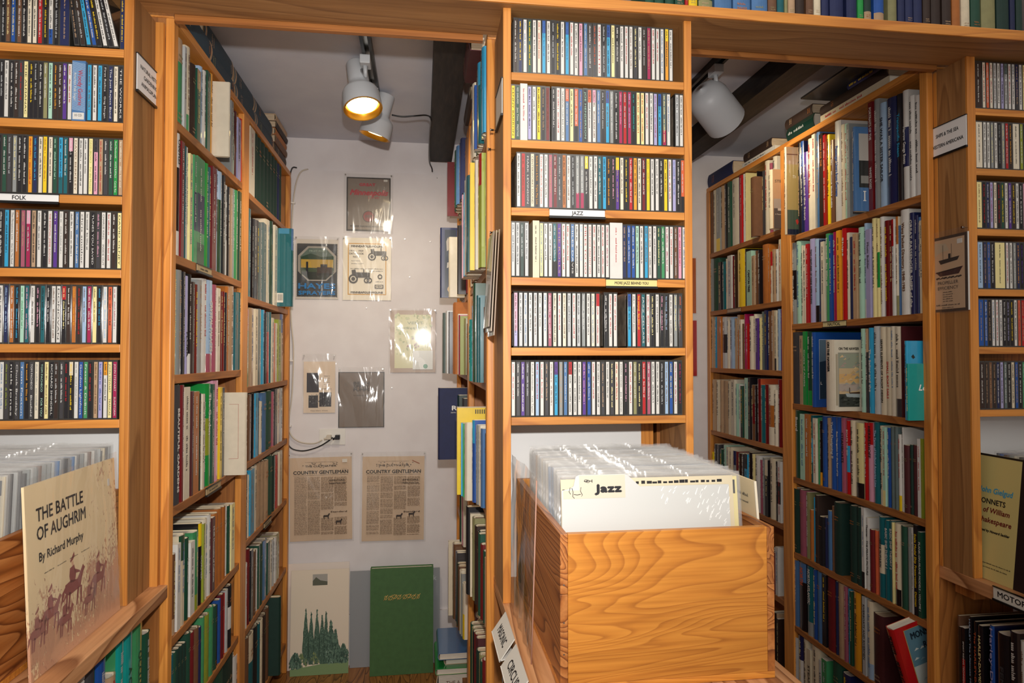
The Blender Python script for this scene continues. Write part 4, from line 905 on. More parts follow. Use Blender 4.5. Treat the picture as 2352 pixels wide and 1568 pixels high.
for k in range(N):
    y = -0.345 + k * 0.0108; code = RR_.choice('GwgeWaGKsgwGAKGw')
    if k == 0: code = 'Y'
    if k == N - 1: code = 'W'
    record(0.208, y, ledgeC + 0.0118, 0.312, 0.3135 + RR_.uniform(-0.002, 0.001), code, 0.10 - 0.0025 * k, f"{NAME[code]} bagged record, {ordw(k + 1)} behind the jazz card in the varnished crate", GJ, RR_.choice([None, 'k', 'B', 'S', None]), RR_.uniform(-0.003, 0.003))
# divider card with its tab
dv = empty('divider_card', (0.189, -0.3625, ledgeC + 0.0118), 'white cardboard divider with a printed tab at the front of the varnished crate', 'divider'); dv.rotation_euler = (-0.09, 0, 0)
m = MB(); H = 0.302; w = 0.149
pts = [(-w, 0), (w, 0), (w, H), (w - 0.005, H + 0.0005), (-0.012, H + 0.001), (-0.034, H + 0.021), (-0.04, H + 0.0225), (-0.118, H + 0.0225), (-0.124, H + 0.020), (-0.128, H + 0.004), (-0.134, H), (-w, H - 0.003)]
m.prism([(x, 0.0, z) for x, z in pts], [(x, 0.0016, z) for x, z in pts], 0, lin('c6c8c5'))
m.build('card', M_PRINT, dv)
m = MB(); m.box(-0.118, -0.038, -0.0004, 0.0, H - 0.017, H + 0.0215, 0, lin('cbc4b0')); m.box(-0.146, -0.118, -0.0004, 0.0, H - 0.017, H - 0.003, 0, lin('cbc4b0'))
m.build('tab_label', M_PRINT, dv)
m = MB(); put_text(m, 'Jazz', (-0.068, -0.0007, H - 0.0005), (1, 0, 0), (0, 0, 1), 0.0125, 0.046, bold=0.0012)
for a in ((-0.1065, 0.0165), (-0.103, 0.0155)):
    m.tube([(a[0] + 0.0028 * math.cos(q), -0.0007, H + a[1] - 0.004 + 0.0022 * math.sin(q)) for q in [i * PI / 5 for i in range(11)]], 0.0004, 5)
m.tube([(-0.110, -0.0007, H + 0.012), (-0.096, -0.0007, H + 0.012)], 0.0005, 5); m.tube([(-0.096, -0.0007, H + 0.0145), (-0.096, -0.0007, H + 0.0095)], 0.0006, 5)
for p in ([(-0.131, 0.001), (-0.129, -0.006), (-0.130, -0.013), (-0.127, -0.016)], [(-0.115, 0.002), (-0.1165, -0.004), (-0.113, -0.011), (-0.115, -0.013)], [(-0.128, -0.0095), (-0.122, -0.0105), (-0.116, -0.0095)], [(-0.134, 0.002), (-0.136, -0.005), (-0.1335, -0.009)]):
    m.tube([(x, -0.0007, H + z) for x, z in p], 0.0005, 5)
t_ = m.build('lettering', M_INK, dv); t_.color = PAL['k']
m = MB()
for k in range(46):
    q = RR_.random() ** 2; x = 0.149 - q * 0.12; z = H - RR_.random() ** 1.5 * (0.02 + 0.05 * (1 - q)); l = RR_.uniform(0.004, 0.014)
    m.add([(x, -0.0003, z), (x + 0.0012, -0.0003, z), (x - 0.003, -0.0003, z - l), (x - 0.0045, -0.0003, z - l * 0.8)], [(0, 1, 2, 3)], 0, lin('e6e8e6'))
m.build('scuff', M_PRINT, dv, kind='stuff')
dv2 = MB(); dv2.box(-0.152, 0.156, 0, 0.0016, 0, 0.3165, 0, lin('d2c6a8'))
for k in range(16): dv2.box(-0.02 + k * 0.0098, -0.02 + k * 0.0098 + RR_.uniform(0.005, 0.0095), -0.0003, 0, 0.306, 0.306 + RR_.uniform(0.003, 0.0055), 0, PAL['k'])
dv2.box(-0.149, -0.145, -0.0003, 0, 0.2, 0.30, 0, PAL['k'])
o = dv2.build('record_album', M_PRINT, None, (0.192, -0.3585, ledgeC + 0.0118)); o.rotation_euler = (-0.095, 0, 0); tag(o, 'cream record sleeve with black print directly behind the jazz card', 'record album')
# wide rack crate and far crate
xr = -0.864
for k in range(34):
    y = 0.095 - k * 0.0135; code = RR_.choice('GgKSeKgwAG')
    if k == 26: code = 'w'
    record(xr - 0.158, y, ledgeL + 0.0118, 0.312, 0.315, code, 0.06, f"{NAME[code]} bagged record, {ordw(k + 1)} from the back of the dark-grained crate", 'bagged records in the dark-grained crate', RR_.choice([None, 'k', None]), RR_.uniform(-0.003, 0.003))
for k in range(12):
    code = 'KbSgWdeKGSAK'[k]
    record(1.44, 0.09 - k * 0.014, ledgeR + 0.0118, 0.30, 0.298, code, 0.05, f"{NAME[code]} bagged record, {ordw(k + 1)} from the back of the far crate", 'bagged records in the far crate', None, RR_.uniform(-0.004, 0.004))

# ------------------------------------------------------------------ albums leaning outside the crates
def etching(name):
    m, nt, N, L, P = newmat(name)
    tc = N.new('ShaderNodeTexCoord'); sp = N.new('ShaderNodeSeparateXYZ'); L.new(tc.outputs['Generated'], sp.inputs[0])
    mp = N.new('ShaderNodeMapping'); mp.inputs['Scale'].default_value = (1, 34, 13); mp.inputs['Rotation'].default_value = (0.7, 0, 0); L.new(tc.outputs['Generated'], mp.inputs[0])
    nz = N.new('ShaderNodeTexNoise'); nz.inputs['Scale'].default_value = 1.5; nz.inputs['Detail'].default_value = 7; nz.inputs['Distortion'].default_value = 1.3; L.new(mp.outputs[0], nz.inputs['Vector'])
    nb = N.new('ShaderNodeTexNoise'); nb.inputs['Scale'].default_value = 3.2; nb.inputs['Detail'].default_value = 3; L.new(tc.outputs['Generated'], nb.inputs['Vector'])
    # where the drawing is dense: the foot and the far side
    a = N.new('ShaderNodeMapRange'); a.inputs[1].default_value = 0.60; a.inputs[2].default_value = 0.10; a.inputs[3].default_value = -0.30; a.inputs[4].default_value = 0.16; L.new(sp.outputs[2], a.inputs[0])
    b = N.new('ShaderNodeMapRange'); b.inputs[1].default_value = 0.45; b.inputs[2].default_value = 1.0; b.inputs[3].default_value = 0.0; b.inputs[4].default_value = 0.22; L.new(sp.outputs[1], b.inputs[0])
    s1 = N.new('ShaderNodeMath'); s1.operation = 'ADD'; L.new(a.outputs[0], s1.inputs[0]); L.new(b.outputs[0], s1.inputs[1])
    s2 = N.new('ShaderNodeMath'); s2.operation = 'ADD'; L.new(s1.outputs[0], s2.inputs[0]); L.new(nz.outputs[0], s2.inputs[1])
    s3 = N.new('ShaderNodeMath'); s3.operation = 'MULTIPLY_ADD'; s3.inputs[1].default_value = 0.8; L.new(nb.outputs[0], s3.inputs[0]); L.new(s2.outputs[0], s3.inputs[2])
    cr = N.new('ShaderNodeValToRGB'); e = cr.color_ramp.elements; e[0].position = 0.93; e[0].color = lin('f0d9ae'); e[1].position = 1.15; e[1].color = lin('93504a'); c = e.new(1.04); c.color = lin('cf9f80')
    L.new(s3.outputs[0], cr.inputs[0]); L.new(cr.outputs[0], P.inputs['Base Color']); P.inputs['Roughness'].default_value = 0.35
    P.inputs['Coat Weight'].default_value = 0.3
    return m
# the battle album: on the counter against the crate side, facing east
yb0, yb1 = -0.272, 0.040
ba = empty('record_album', (-0.809, (yb0 + yb1) / 2, ledgeL + 0.0003), 'tan album with a maroon battle drawing, leaning on the dark-grained crate', 'record album')
ba.rotation_euler = (0, -0.05, 0)
Hh = 0.312; hw = (yb1 - yb0) / 2
MB().box(-0.004, 0.0, -hw, hw, 0, Hh).build('album_cover', etching('maroon_etching'), ba)
m = MB(); U = (0, 1, 0); V = (0, 0, 1)
def T(s, y, z, h, l=None, bold=0.0): put_text(m, s, (0.0006, y, z), U, V, h, l, bold=bold, anchor='l')
T('THE BATTLE', -hw + 0.030, Hh - 0.052, 0.022, 0.150, 0.0005); T('OF AUGHRIM', -hw + 0.030, Hh - 0.083, 0.022, 0.157, 0.0005); T('By Richard Murphy', -hw + 0.034, Hh - 0.122, 0.0145, 0.142, 0.0004)
for k in range(4): scribble(m, (0.0006, -hw + 0.062 + k * 0.040, Hh - 0.152 + k * 0.000), U, V, 0.0022, 0.030, k)
t_ = m.build('lettering', M_INK, ba); t_.color = PAL['k']
m = MB()
def blob(pts, col='8f4f4b'): m.add([(0.0004, -hw + y, z) for y, z in pts], [tuple(range(len(pts)))], 0, lin(col))
def rider(y, z, s, c='8f4f4b'):
    P_ = lambda L_: [(y + a * s, z + b * s) for a, b in L_]
    blob(P_([(-.10, .98), (-.02, 1.04), (.10, 1.16), (.12, 1.05), (.03, .97), (-.08, .93)]), c)       # tricorn
    blob(P_([(-.04, .93), (.05, .95), (.06, .84), (-.01, .82)]), 'd6aa8c')                             # face
    blob(P_([(-.12, .80), (.08, .84), (.16, .60), (.10, .42), (-.12, .44), (-.16, .62)]), c)          # coat
    blob(P_([(.08, .74), (.34, .62), (.36, .57), (.10, .62)]), c)                                      # arm
    blob(P_([(-.36, .46), (-.10, .50), (.20, .44), (.40, .62), (.50, .72), (.60, .62), (.52, .55), (.44, .42), (.34, .20), (-.20, .16), (-.40, .28)]), c)   # horse
    for a, b in ((-.34, -.02), (-.2, -.08), (.2, -.12), (.33, .02)): blob(P_([(a, .24), (a + .09, .22), (a + .04 + b * .6, -.18), (a + b * .6 - .03, -.2)]), c)
    blob(P_([(-.36, .42), (-.52, .30), (-.58, .02), (-.48, .12), (-.40, .30)]), c)
for y_, z_, s_, c_ in ((0.135, 0.085, .072, '8f4f4b'), (0.062, 0.070, .058, '9a5c55'), (0.228, 0.075, .06, '9a6058'), (0.022, 0.055, .05, 'a06a60'), (0.19, 0.05, .05, 'a06a60'), (0.105, 0.045, .05, '9a5c55')): rider(y_, z_, s_, c_)
m.build('printed_figures', M_PRINT, ba)
MB().box(0.0005, 0.0008, hw - 0.034, hw - 0.026, Hh - 0.052, Hh - 0.038, 0, PAL['w']).build('price_sticker', M_PRINT, ba)
def sleeve_sheet(y0, y1, h, seed, amp=0.003):
    R = random.Random(seed); m = MB(); n, k = 14, 8
    for j in range(k + 1):
        for i in range(n + 1):
            m.v.append((0.0032 + amp * R.uniform(-0.5, 0.9) + (0.006 if j == k and 2 < i < 9 else 0), y0 + (y1 - y0) * i / n, h * j / k))
    for j in range(k):
        for i in range(n): m.face([j * (n + 1) + i, j * (n + 1) + i + 1, (j + 1) * (n + 1) + i + 1, (j + 1) * (n + 1) + i], 0, smooth=True)
    return m
sleeve_sheet(-hw - 0.004, hw + 0.006, Hh + 0.012, 4, 0.002).build('clear_sleeve', M_CLEAR, ba)

# the poetry album against the far crate, facing west
pa = empty('record_album', (1.218, -0.03, ledgeR + 0.0003), 'olive album with blue and maroon script and a black photo half, on the far counter', 'record album'); pa.rotation_euler = (0, 0.105, 0)
m = MB(); m.box(0, 0.004, 0.02, 0.16, 0, 0.312, 0, lin('cfc07c')); m.box(0, 0.004, -0.155, 0.02, 0, 0.312, 0, lin('1c0f12')); m.box(-0.0004, 0.0, -0.155, 0.16, 0.307, 0.312, 0, lin('15120f'))
m.build('album_cover', M_PRINT, pa)
U2 = (0, -1, 0)
for s, y, z, h, l, c in (('John Gielgud', 0.088, 0.222, 0.014, 0.094, 'c'), ('SONNETS', 0.098, 0.194, 0.013, 0.078, 'k'), ('of William', 0.083, 0.172, 0.013, 0.076, 'R'), ('Shakespeare', 0.085, 0.147, 0.013, 0.094, 'R'), ('directed by Howard Sackler', 0.09, 0.120, 0.006, 0.098, 'k')):
    m = MB(); put_text(m, s, (-0.0006, y - 0.002, z), U2, V, h, l, bold=0.0004, slant=0.15 if s != 'SONNETS' else 0); t_ = m.build('lettering', M_INK, pa); t_.color = PAL[c]
m = MB(); scribble(m, (-0.0006, 0.085, 0.040), U2, V, 0.003, 0.11, 5); scribble(m, (-0.0006, 0.085, 0.030), U2, V, 0.003, 0.10, 6); t_ = m.build('lettering', M_INK, pa); t_.color = PAL['k']
m = MB(); R = random.Random(8)
for k in range(40):
    a, b = R.uniform(-0.10, -0.02), R.uniform(0.155, 0.185)
    if k > 24: a, b = R.uniform(-0.09, -0.02), R.uniform(0.0, 0.05)
    m.add([(-0.0005, a, b), (-0.0005, a - 0.012, b + R.uniform(-.006, .006)), (-0.0005, a - 0.004, b + 0.009)], [(0, 1, 2)], 0, lin(R.choice(['6f7f3a', '8fa04c', '4c5a2a'])))
m.build('printed_flower', M_PRINT, pa)

# empty clear sleeve and the cream album beside the varnished crate
es = empty('plastic_sleeve', (-0.006, -0.13, ledgeC + 0.0003), 'empty clear plastic record sleeve standing on edge between rack and varnished crate', 'sleeve'); es.rotation_euler = (0, 0.03, 0)
sleeve_sheet(-0.155, 0.155, 0.318, 9, 0.004).build('clear_film', M_FILM, es)
m = MB(); m.tube([(0.003, -0.155, 0.0), (0.003, -0.157, 0.1), (0.003, -0.155, 0.318)], 0.0012, 6, 0, lin('b58a78')); m.build('folded_edge', M_PRINT, es)
ca = empty('record_album', (0.418, -0.165, ledgeC + 0.0003), 'cream album with small print leaning on the outer side of the varnished crate', 'record album'); ca.rotation_euler = (0, -0.075, 0)
m = MB(); m.box(-0.003, 0.0005, -0.157, 0.157, 0, 0.315, 0, lin('ecd9b0')); m.box(-0.0034, 0.0008, -0.1595, -0.157, 0, 0.315, 0, lin('e6dcc4')); m.build('album_cover', M_PRINT, ca)
m = MB()
for k, (y, z, h, l) in enumerate(((-0.09, 0.285, 0.006, 0.09), (-0.115, 0.272, 0.004, 0.035), (-0.095, 0.243, 0.004, 0.07), (-0.095, 0.236, 0.004, 0.07), (-0.095, 0.229, 0.004, 0.068), (-0.095, 0.222, 0.004, 0.07), (-0.095, 0.215, 0.004, 0.06))):
    scribble(m, (-0.0036, y, z), U2, V, h, l, k)
t_ = m.build('lettering', M_INK, ca); t_.color = PAL['K']

# ------------------------------------------------------------------ signs and shelf labels
def sign(name, label, origin, u, v, w, h, lines, col='e9e8e6', holder=True, ink='k', tcol=None, frame_l=False):
    o = empty(name, origin, label, 'sign'); u = Vector(u); v = Vector(v); nrm = u.cross(v)
    def slab(m, a0, a1, b0, b1, d0, d1, c):
        P = [u * a + v * b + nrm * d for d in (d0, d1) for b in (b0, b1) for a in (a0, a1)]
        m.add(P, [(0, 2, 3, 1), (4, 5, 7, 6), (0, 1, 5, 4), (2, 6, 7, 3), (0, 4, 6, 2), (1, 3, 7, 5)], 0, c)
    m = MB(); slab(m, -w / 2, w / 2, -h / 2, h / 2, 0.0016, 0.0030, lin(col)); m.build('card', M_PRINT, o)
    if holder:
        m = MB(); slab(m, -w / 2 - 0.001, w / 2 + 0.001, -h / 2 - 0.004, -h / 2 + 0.001, 0.0002, 0.006, (1, 1, 1, 1)); slab(m, -w / 2 - 0.001, w / 2 + 0.001, h / 2 - 0.001, h / 2 + 0.001, 0.0002, 0.005, (1, 1, 1, 1)); slab(m, -w / 2, w / 2, -h / 2, h / 2, 0.0002, 0.0016, (1, 1, 1, 1))
        m.build('card_holder', M_BLACKP, o)
    for s, dz, hh, ll in lines:
        m = MB(); put_text(m, s, nrm * 0.0034 + v * dz, u, v, hh, ll, bold=hh * 0.03); t = m.build('lettering', M_INK, o); t.color = PAL[ink]
    return o
EX = (1, 0, 0); UZ = (0, 0, 1)
sign('shelf_label', 'white FOLK card on the third shelf of the wide rack', (-1.02, 0.0566, ZLf[2] - 0.0095), EX, UZ, 0.15, 0.0165, [('FOLK', 0.0, 0.0085, 0.026)])
sign('shelf_label', 'white JAZZ card on the third shelf of the narrow rack', ((at(1258, 488, 'Y', 0).x + at(1392, 488, 'Y', 0).x) / 2, 0.0, ZCn[2] - 0.0095), EX, UZ, 0.126, 0.0165, [('JAZZ', 0.0, 0.0085, 0.026)])
sign('shelf_label', 'pale yellow card telling of more jazz behind you, fourth shelf of narrow rack', ((at(1387, 650, 'Y', 0).x + at(1512, 650, 'Y', 0).x) / 2, 0.0, ZCn[3] - 0.0095), EX, UZ, 0.118, 0.0165, [('MORE JAZZ BEHIND YOU', 0.0, 0.0062, 0.078)], 'e6d48c')
EY = (0, 1, 0); WY = (0, -1, 0)
sign('wall_sign', 'white signboard for natural history and gardening on the wide rack side', (-0.8037, 0.138, 1.976), EY, UZ, 0.138, 0.080, [('NATURAL HISTORY', 0.018, 0.0088, 0.105), ('GARDENING', 0.0, 0.0088, 0.07), ('ANIMALS/PLANTS', -0.018, 0.0088, 0.095)])
sign('wall_sign', 'white signboard for ships, the sea and western Americana on the far rack side', (1.1908, 0.135, 1.944), WY, UZ, 0.125, 0.080, [('SHIPS & THE SEA', 0.014, 0.0095, 0.075), ('WESTERN AMERICANA', -0.014, 0.0095, 0.105)])
sign('wall_sign', 'small signboard seen nearly edge-on on the side of the narrow rack', (-0.0177, 0.055, 1.937), WY, UZ, 0.115, 0.080, [], 'd8d4cc')
def shelf_tag(x, y, z, u, w, h, s, label, col='cfc08c'): return sign('shelf_label', label, (x, y, z), u, UZ, w, h, [(s, 0.0, h * 0.55, w * 0.55)] if s else [], col)
ya, yb = at(1891, 742, 'X', XB).y, at(1943, 742, 'X', XB).y
shelf_tag(XB + 0.0018, (ya + yb) / 2, ZR[1] - 0.011, WY, ya - yb, 0.018, 'NAUTICAL', 'tan card reading NAUTICAL on the second shelf of the nautical case')
ya, yb = at(1671, 711, 'X', XB).y, at(1701, 709, 'X', XB).y
o = shelf_tag(XB + 0.0018, (ya + yb) / 2, ZF[1] - 0.011, WY, ya - yb, 0.018, '', 'small beige card on the second shelf, far bay of nautical case', 'b59a80')
for k, (p, q, zz, lb) in enumerate((((452, 613), (485, 625), ZA[1], 'second'), ((473, 1120), (506, 1108), ZA[3], 'fourth'), ((606, 1208), (622, 1195), ZB[4], 'fifth'))):
    ya, yb = at(*p, 'X', XA).y, at(*q, 'X', XA).y
    o = shelf_tag(XA - 0.0018, (ya + yb) / 2, zz - 0.011, EY, yb - ya, 0.018, '', f'small tan subject card on the {lb} shelf of the gardening case', 'b9a27a')
    m = MB(); scribble(m, (0.0036, 0, 0), EY, UZ, 0.006, (yb - ya) * 0.6, k); t = m.build('lettering', M_INK, o); t.color = PAL['k']
def edge_holder(y0, y1, s, label, x, z, sgn):
    """folded plastic card holder hooked over the side edge of a counter top and tilting outwards"""
    o = empty('shelf_label', (x, (y0 + y1) / 2, z), label, 'sign'); w = y1 - y0
    t = 0.62; d = Vector((-sgn * math.sin(t), 0, -math.cos(t))); H_ = 0.05
    u = Vector((0, -sgn, 0)) if sgn > 0 else Vector((0, 1, 0)); v = -d; nrm = u.cross(v)
    m = MB(); a = Vector((-sgn * 0.0005, -w / 2, 0.004)); b = a + Vector((0, w, 0))
    P = [a, b, b + d * H_, a + d * H_]; P2 = [p - nrm * 0.002 for p in P]; m.prism(P, P2, 0, lin('d9d6cc'))
    m.build('card', M_PRINT, o)
    q = [(a + d * H_), (b + d * H_), b + Vector((-sgn * 0.0005, 0, -0.034)), a + Vector((-sgn * 0.0005, 0, -0.034))]; q2 = [p + Vector((0, 0, 0.0015)) for p in q]
    m = MB(); m.prism(q, q2); m.build('holder', M_WHITEP, o)
    m = MB(); put_text(m, s, (a + b) / 2 + d * (H_ * 0.5) + nrm * 0.0004, u, v, 0.017, w * 0.62, bold=0.0004); tx = m.build('lettering', M_INK, o); tx.color = PAL['k']
edge_holder(-0.185, -0.05, 'MASONIC', 'tilted white card reading MASONIC on the narrow rack counter edge', -0.0185, ledgeC - 0.002, 1)
edge_holder(-0.345, -0.205, 'CIRCUS', 'tilted white card reading CIRCUS on the narrow rack counter edge', -0.0185, ledgeC - 0.002, 1)
sign('shelf_label', 'white card reading MOTORCYCLES on the edge of the far counter', (1.1896, -0.075, ledgeR - 0.012), WY, UZ, 0.175, 0.030, [('MOTORCYCLES', 0.0, 0.013, 0.15)], 'dcd8cc')

# propeller pamphlet on the far rack side
pp = empty('pamphlet', (1.1908, 0.134, 1.585), 'brown propeller pamphlet with a steamship drawing, pinned under the ships signboard', 'pamphlet')
m = MB(); m.box(-0.003, -0.0004, -0.062, 0.063, -0.103, 0.098, 0, lin('3c2c20')); m.box(-0.0036, -0.003, -0.050, 0.061, -0.096, 0.090, 0, lin('c4a585')); m.box(-0.0045, -0.001, -0.0625, -0.0605, -0.103, 0.098, 0, PAL['w'])
def pb(pts, c): m.add([(-0.0040, y, z) for y, z in pts], [tuple(range(len(pts)))], 0, lin(c))
pb([(0.035, 0.035), (-0.035, 0.040), (-0.028, 0.030), (0.028, 0.024)], '1d1815'); pb([(0.045, 0.004), (-0.045, 0.012), (-0.032, -0.006), (0.03, -0.008)], '3a1410'); pb([(0.045, 0.004), (-0.045, 0.012), (-0.045, 0.010), (0.045, 0.001)], '9c2f20')
for y in (0.02, -0.008): pb([(y, 0.036), (y - 0.0012, 0.036), (y - 0.0012, 0.075), (y, 0.075)], '1d1815')
pb([(0.002, 0.036), (-0.006, 0.036), (-0.006, 0.050), (0.002, 0.050)], '1d1815')
for k in range(7): pb([(0.045 - k * 0.012, -0.012 - (k % 2) * .003), (0.033 - k * 0.012, -0.010), (0.030 - k * 0.012, -0.0135), (0.042 - k * 0.012, -0.016)], '2a211b')
pb([(0.058, 0.085), (0.01, 0.078), (0.0, 0.060), (0.03, 0.056), (0.05, 0.045), (0.058, 0.045)], 'b9a88e')
m.build('cover', M_PRINT, pp)
m = MB(); put_text(m, 'PROPELLER', (-0.0044, 0.004, -0.026), WY, UZ, 0.0085, 0.068); put_text(m, 'EFFICIENCY', (-0.0044, 0.004, -0.040), WY, UZ, 0.0085, 0.068)
for k in range(5): scribble(m, (-0.0044, 0.004, -0.051 - k * 0.006), WY, UZ, 0.003, 0.034, k)
scribble(m, (-0.0044, 0.004, -0.085), WY, UZ, 0.004, 0.08, 9); scribble(m, (-0.0044, 0.004, -0.092), WY, UZ, 0.003, 0.04, 10)
t_ = m.build('lettering', M_INK, pp); t_.color = PAL['k']
MB().box(-0.0046, -0.0038, -0.044, -0.028, 0.072, 0.084, 0, PAL['w']).build('price_sticker', M_PRINT, pp)
MB().quad((-.006, .067, -.108), (-.006, -.066, -.108), (-.006, -.066, .113), (-.006, .067, .113)).build('clear_sleeve', M_CLEAR, pp)

def pin(loc, nrm, where, parent=None):
    nrm = Vector(nrm); m = MB(); m.tube([(0, 0, 0), nrm * 0.010, nrm * 0.0105, nrm * 0.0155, nrm * 0.016, nrm * 0.018], [0.0006, 0.0007, 0.0028, 0.0022, 0.0036, 0.0034], 8)
    o = m.build('push_pin', M_STEEL, parent, loc)
    if not parent: tag(o, where, 'push pin')
    return o
pin((0, 0.058, 0.108), (-1, 0, 0), '', pp); pin((0, -0.058, 0.108), (-1, 0, 0), '', pp)
pin((-0.0177, 0.10, 1.895), (-1, 0, 0), 'steel push pin under the small signboard on the narrow rack side')
pin((-0.0177, 0.158, 1.868), (-1, 0, 0), 'steel push pin just below the small signboard, next to the bookcase')
pin((-0.0177, 0.11, 1.655), (-1, 0, 0), 'steel push pin holding the hanging pamphlets')
pin((0.4186, 0.10, 1.865), (1, 0, 0), 'steel push pin high on the alcove side of the narrow rack')
pin((0.4186, 0.10, 1.655), (1, 0, 0), 'steel push pin level with the fourth shelf, alcove side of narrow rack')
# pamphlets hanging edge-on from the pin
hp = empty('hanging_pamphlets', (-0.020, 0.10, 1.645), 'bagged brown pamphlets hanging edge-on from the narrow rack side', 'pamphlets')
for k, (dx, y0, y1, c) in enumerate(((-0.004, -0.085, 0.045, '8a6d50'), (-0.009, -0.075, 0.05, 'a08a70'), (-0.014, -0.07, 0.045, '6f5844'))):
    m = MB(); m.add([(dx - 0.0012, y0, 0), (dx + 0.0012, y0, 0), (dx + 0.0012, y1, 0), (dx - 0.0012, y1, 0), (dx - 0.0012 - 0.012, y0, -0.235 + k * 0.01), (dx + 0.0014 - 0.012, y0, -0.235 + k * 0.01), (dx + 0.0014 - 0.012, y1, -0.235 + k * 0.01), (dx - 0.0012 - 0.012, y1, -0.235 + k * 0.01)],
        [(0, 1, 2, 3), (4, 7, 6, 5), (0, 4, 5, 1), (1, 5, 6, 2), (2, 6, 7, 3), (3, 7, 4, 0)], 0, lin(c)); m.build('pamphlet', M_GLOSSP, hp)
# ------------------------------------------------------------------ posters on the far board
YB = YW - 0.0125
def wpx(a, b, c, d):
    P = at(a, b, 'Y', YB - 0.004); Q = at(c, d, 'Y', YB - 0.004); return P.x, Q.x, Q.z, P.z     # x0 x1 z0 z1
class Poster:
    def __init__(s, name, label, cat, box, pad=0.012, padtop=0.02, base='ffffff', tilt=0.0, sleeve=True, y=YB - 0.004):
        s.x0, s.x1, s.z0, s.z1 = wpx(*box); s.w = s.x1 - s.x0; s.h = s.z1 - s.z0
        s.o = empty(name, ((s.x0 + s.x1) / 2, y, (s.z0 + s.z1) / 2), label, cat); s.o.rotation_euler = (0, tilt, 0)
        s.pad, s.pt = pad, padtop; s.m = MB(); s.ww = s.w / 2 - pad; s.hh = s.h / 2
        s.zt = s.hh - padtop; s.zb = -s.hh + pad
        s.m.box(-s.ww, s.ww, 0, 0.002, s.zb, s.zt, 0, lin(base)); s.k = 0; s.sl = sleeve
    def U(s, a): return -s.ww + 2 * s.ww * a
    def V_(s, b): return s.zb + (s.zt - s.zb) * b
    def poly(s, pts, c):
        s.k += 1; y = -0.0003 - s.k * 0.00003
        s.m.add([(s.U(a), y, s.V_(b)) for a, b in pts], [tuple(range(len(pts)))], 0, lin(c))
    def rect(s, a0, a1, b0, b1, c): s.poly([(a0, b0), (a1, b0), (a1, b1), (a0, b1)], c)
    def ring(s, a, b, r, t, c, n=20, asp=None):
        asp = asp or (2 * s.ww) / (s.zt - s.zb)
        for i in range(n):
            p, q = 2 * PI * i / n, 2 * PI * (i + 1) / n
            s.poly([(a + r * math.cos(p), b + r * asp * math.sin(p)), (a + r * math.cos(q), b + r * asp * math.sin(q)), (a + (r - t) * math.cos(q), b + (r - t) * asp * math.sin(q)), (a + (r - t) * math.cos(p), b + (r - t) * asp * math.sin(p))], c)
    def text(s, t, a, b, h, l, c, **k):
        s.k += 1; put_text(s.m, t, (s.U(a), -0.0006 - s.k * 0.00003, s.V_(b)), EX, UZ, h * (s.zt - s.zb), l * 2 * s.ww, lin(c), **k)
    def scr(s, a, b, h, l, c, seed=0):
        scribble(s.m, (s.U(a), -0.002, s.V_(b)), EX, UZ, h * (s.zt - s.zb), l * 2 * s.ww, seed, lin(c))
    def done(s, mat=None, pins=((-1, 1), (1, 1)), amp=0.004):
        s.m.build('printed_sheet', mat or M_PRINT, s.o)
        if s.sl:
            R = random.Random(int(s.x0 * 1e4)); m = MB(); n, k = 12, 14
            ph = R.uniform(0, 6); fx = R.uniform(5, 9)
            for j in range(k + 1):
                for i in range(n + 1):
                    a, b = i / n, j / k; d = amp * (0.5 + 0.5 * math.sin(fx * (a * 1.1 + b * 0.8) + ph)) * (0.25 + 0.75 * math.sin(PI * b)) + R.uniform(0, amp * 0.25)
                    m.v.append(((a - 0.5) * s.w, -0.0026 - d, (b - 0.5) * s.h))
            for j in range(k):
                for i in range(n): m.face([j * (n + 1) + i, j * (n + 1) + i + 1, (j + 1) * (n + 1) + i + 1, (j + 1) * (n + 1) + i], 0, smooth=True)
            m.build('clear_sleeve', M_CLEAR, s.o)
        for sx, sz in pins: pin((sx * (s.w / 2 - 0.008), 0.0034, sz * (s.h / 2 - 0.008)), (0, -1, 0), '', s.o)

p = Poster('framed_booklet', 'brown booklet with red script lettering in a clear sleeve, topmost on the back board', 'booklet', (790, 398, 903, 538), base='2f2823', pad=0.012, padtop=0.015)
p.rect(.03, .97, .025, .975, '85776a')
p.text('The', .18, .86, .035, .15, '8b8378', slant=.2); p.text('GREAT', .47, .865, .05, .36, 'b02a38', bold=.0012); p.text('Minneapolis', .52, .72, .10, .84, 'b02a38', bold=.0018, slant=.35); p.text('LINE', .62, .625, .04, .26, 'b02a38')
p.ring(.5, .27, .12, .12, '8c2c2c'); p.ring(.5, .27, .135, .012, '3a2c26'); p.text('MM', .5, .27, .06, .14, '5d4a40', bold=.0006); p.text('POWER FARMING MACHINERY', .5, .085, .03, .82, '2e2621', bold=.0003)
p.rect(.84, .93, .93, .97, 'dad6cc'); p.done(M_GLOSSP)

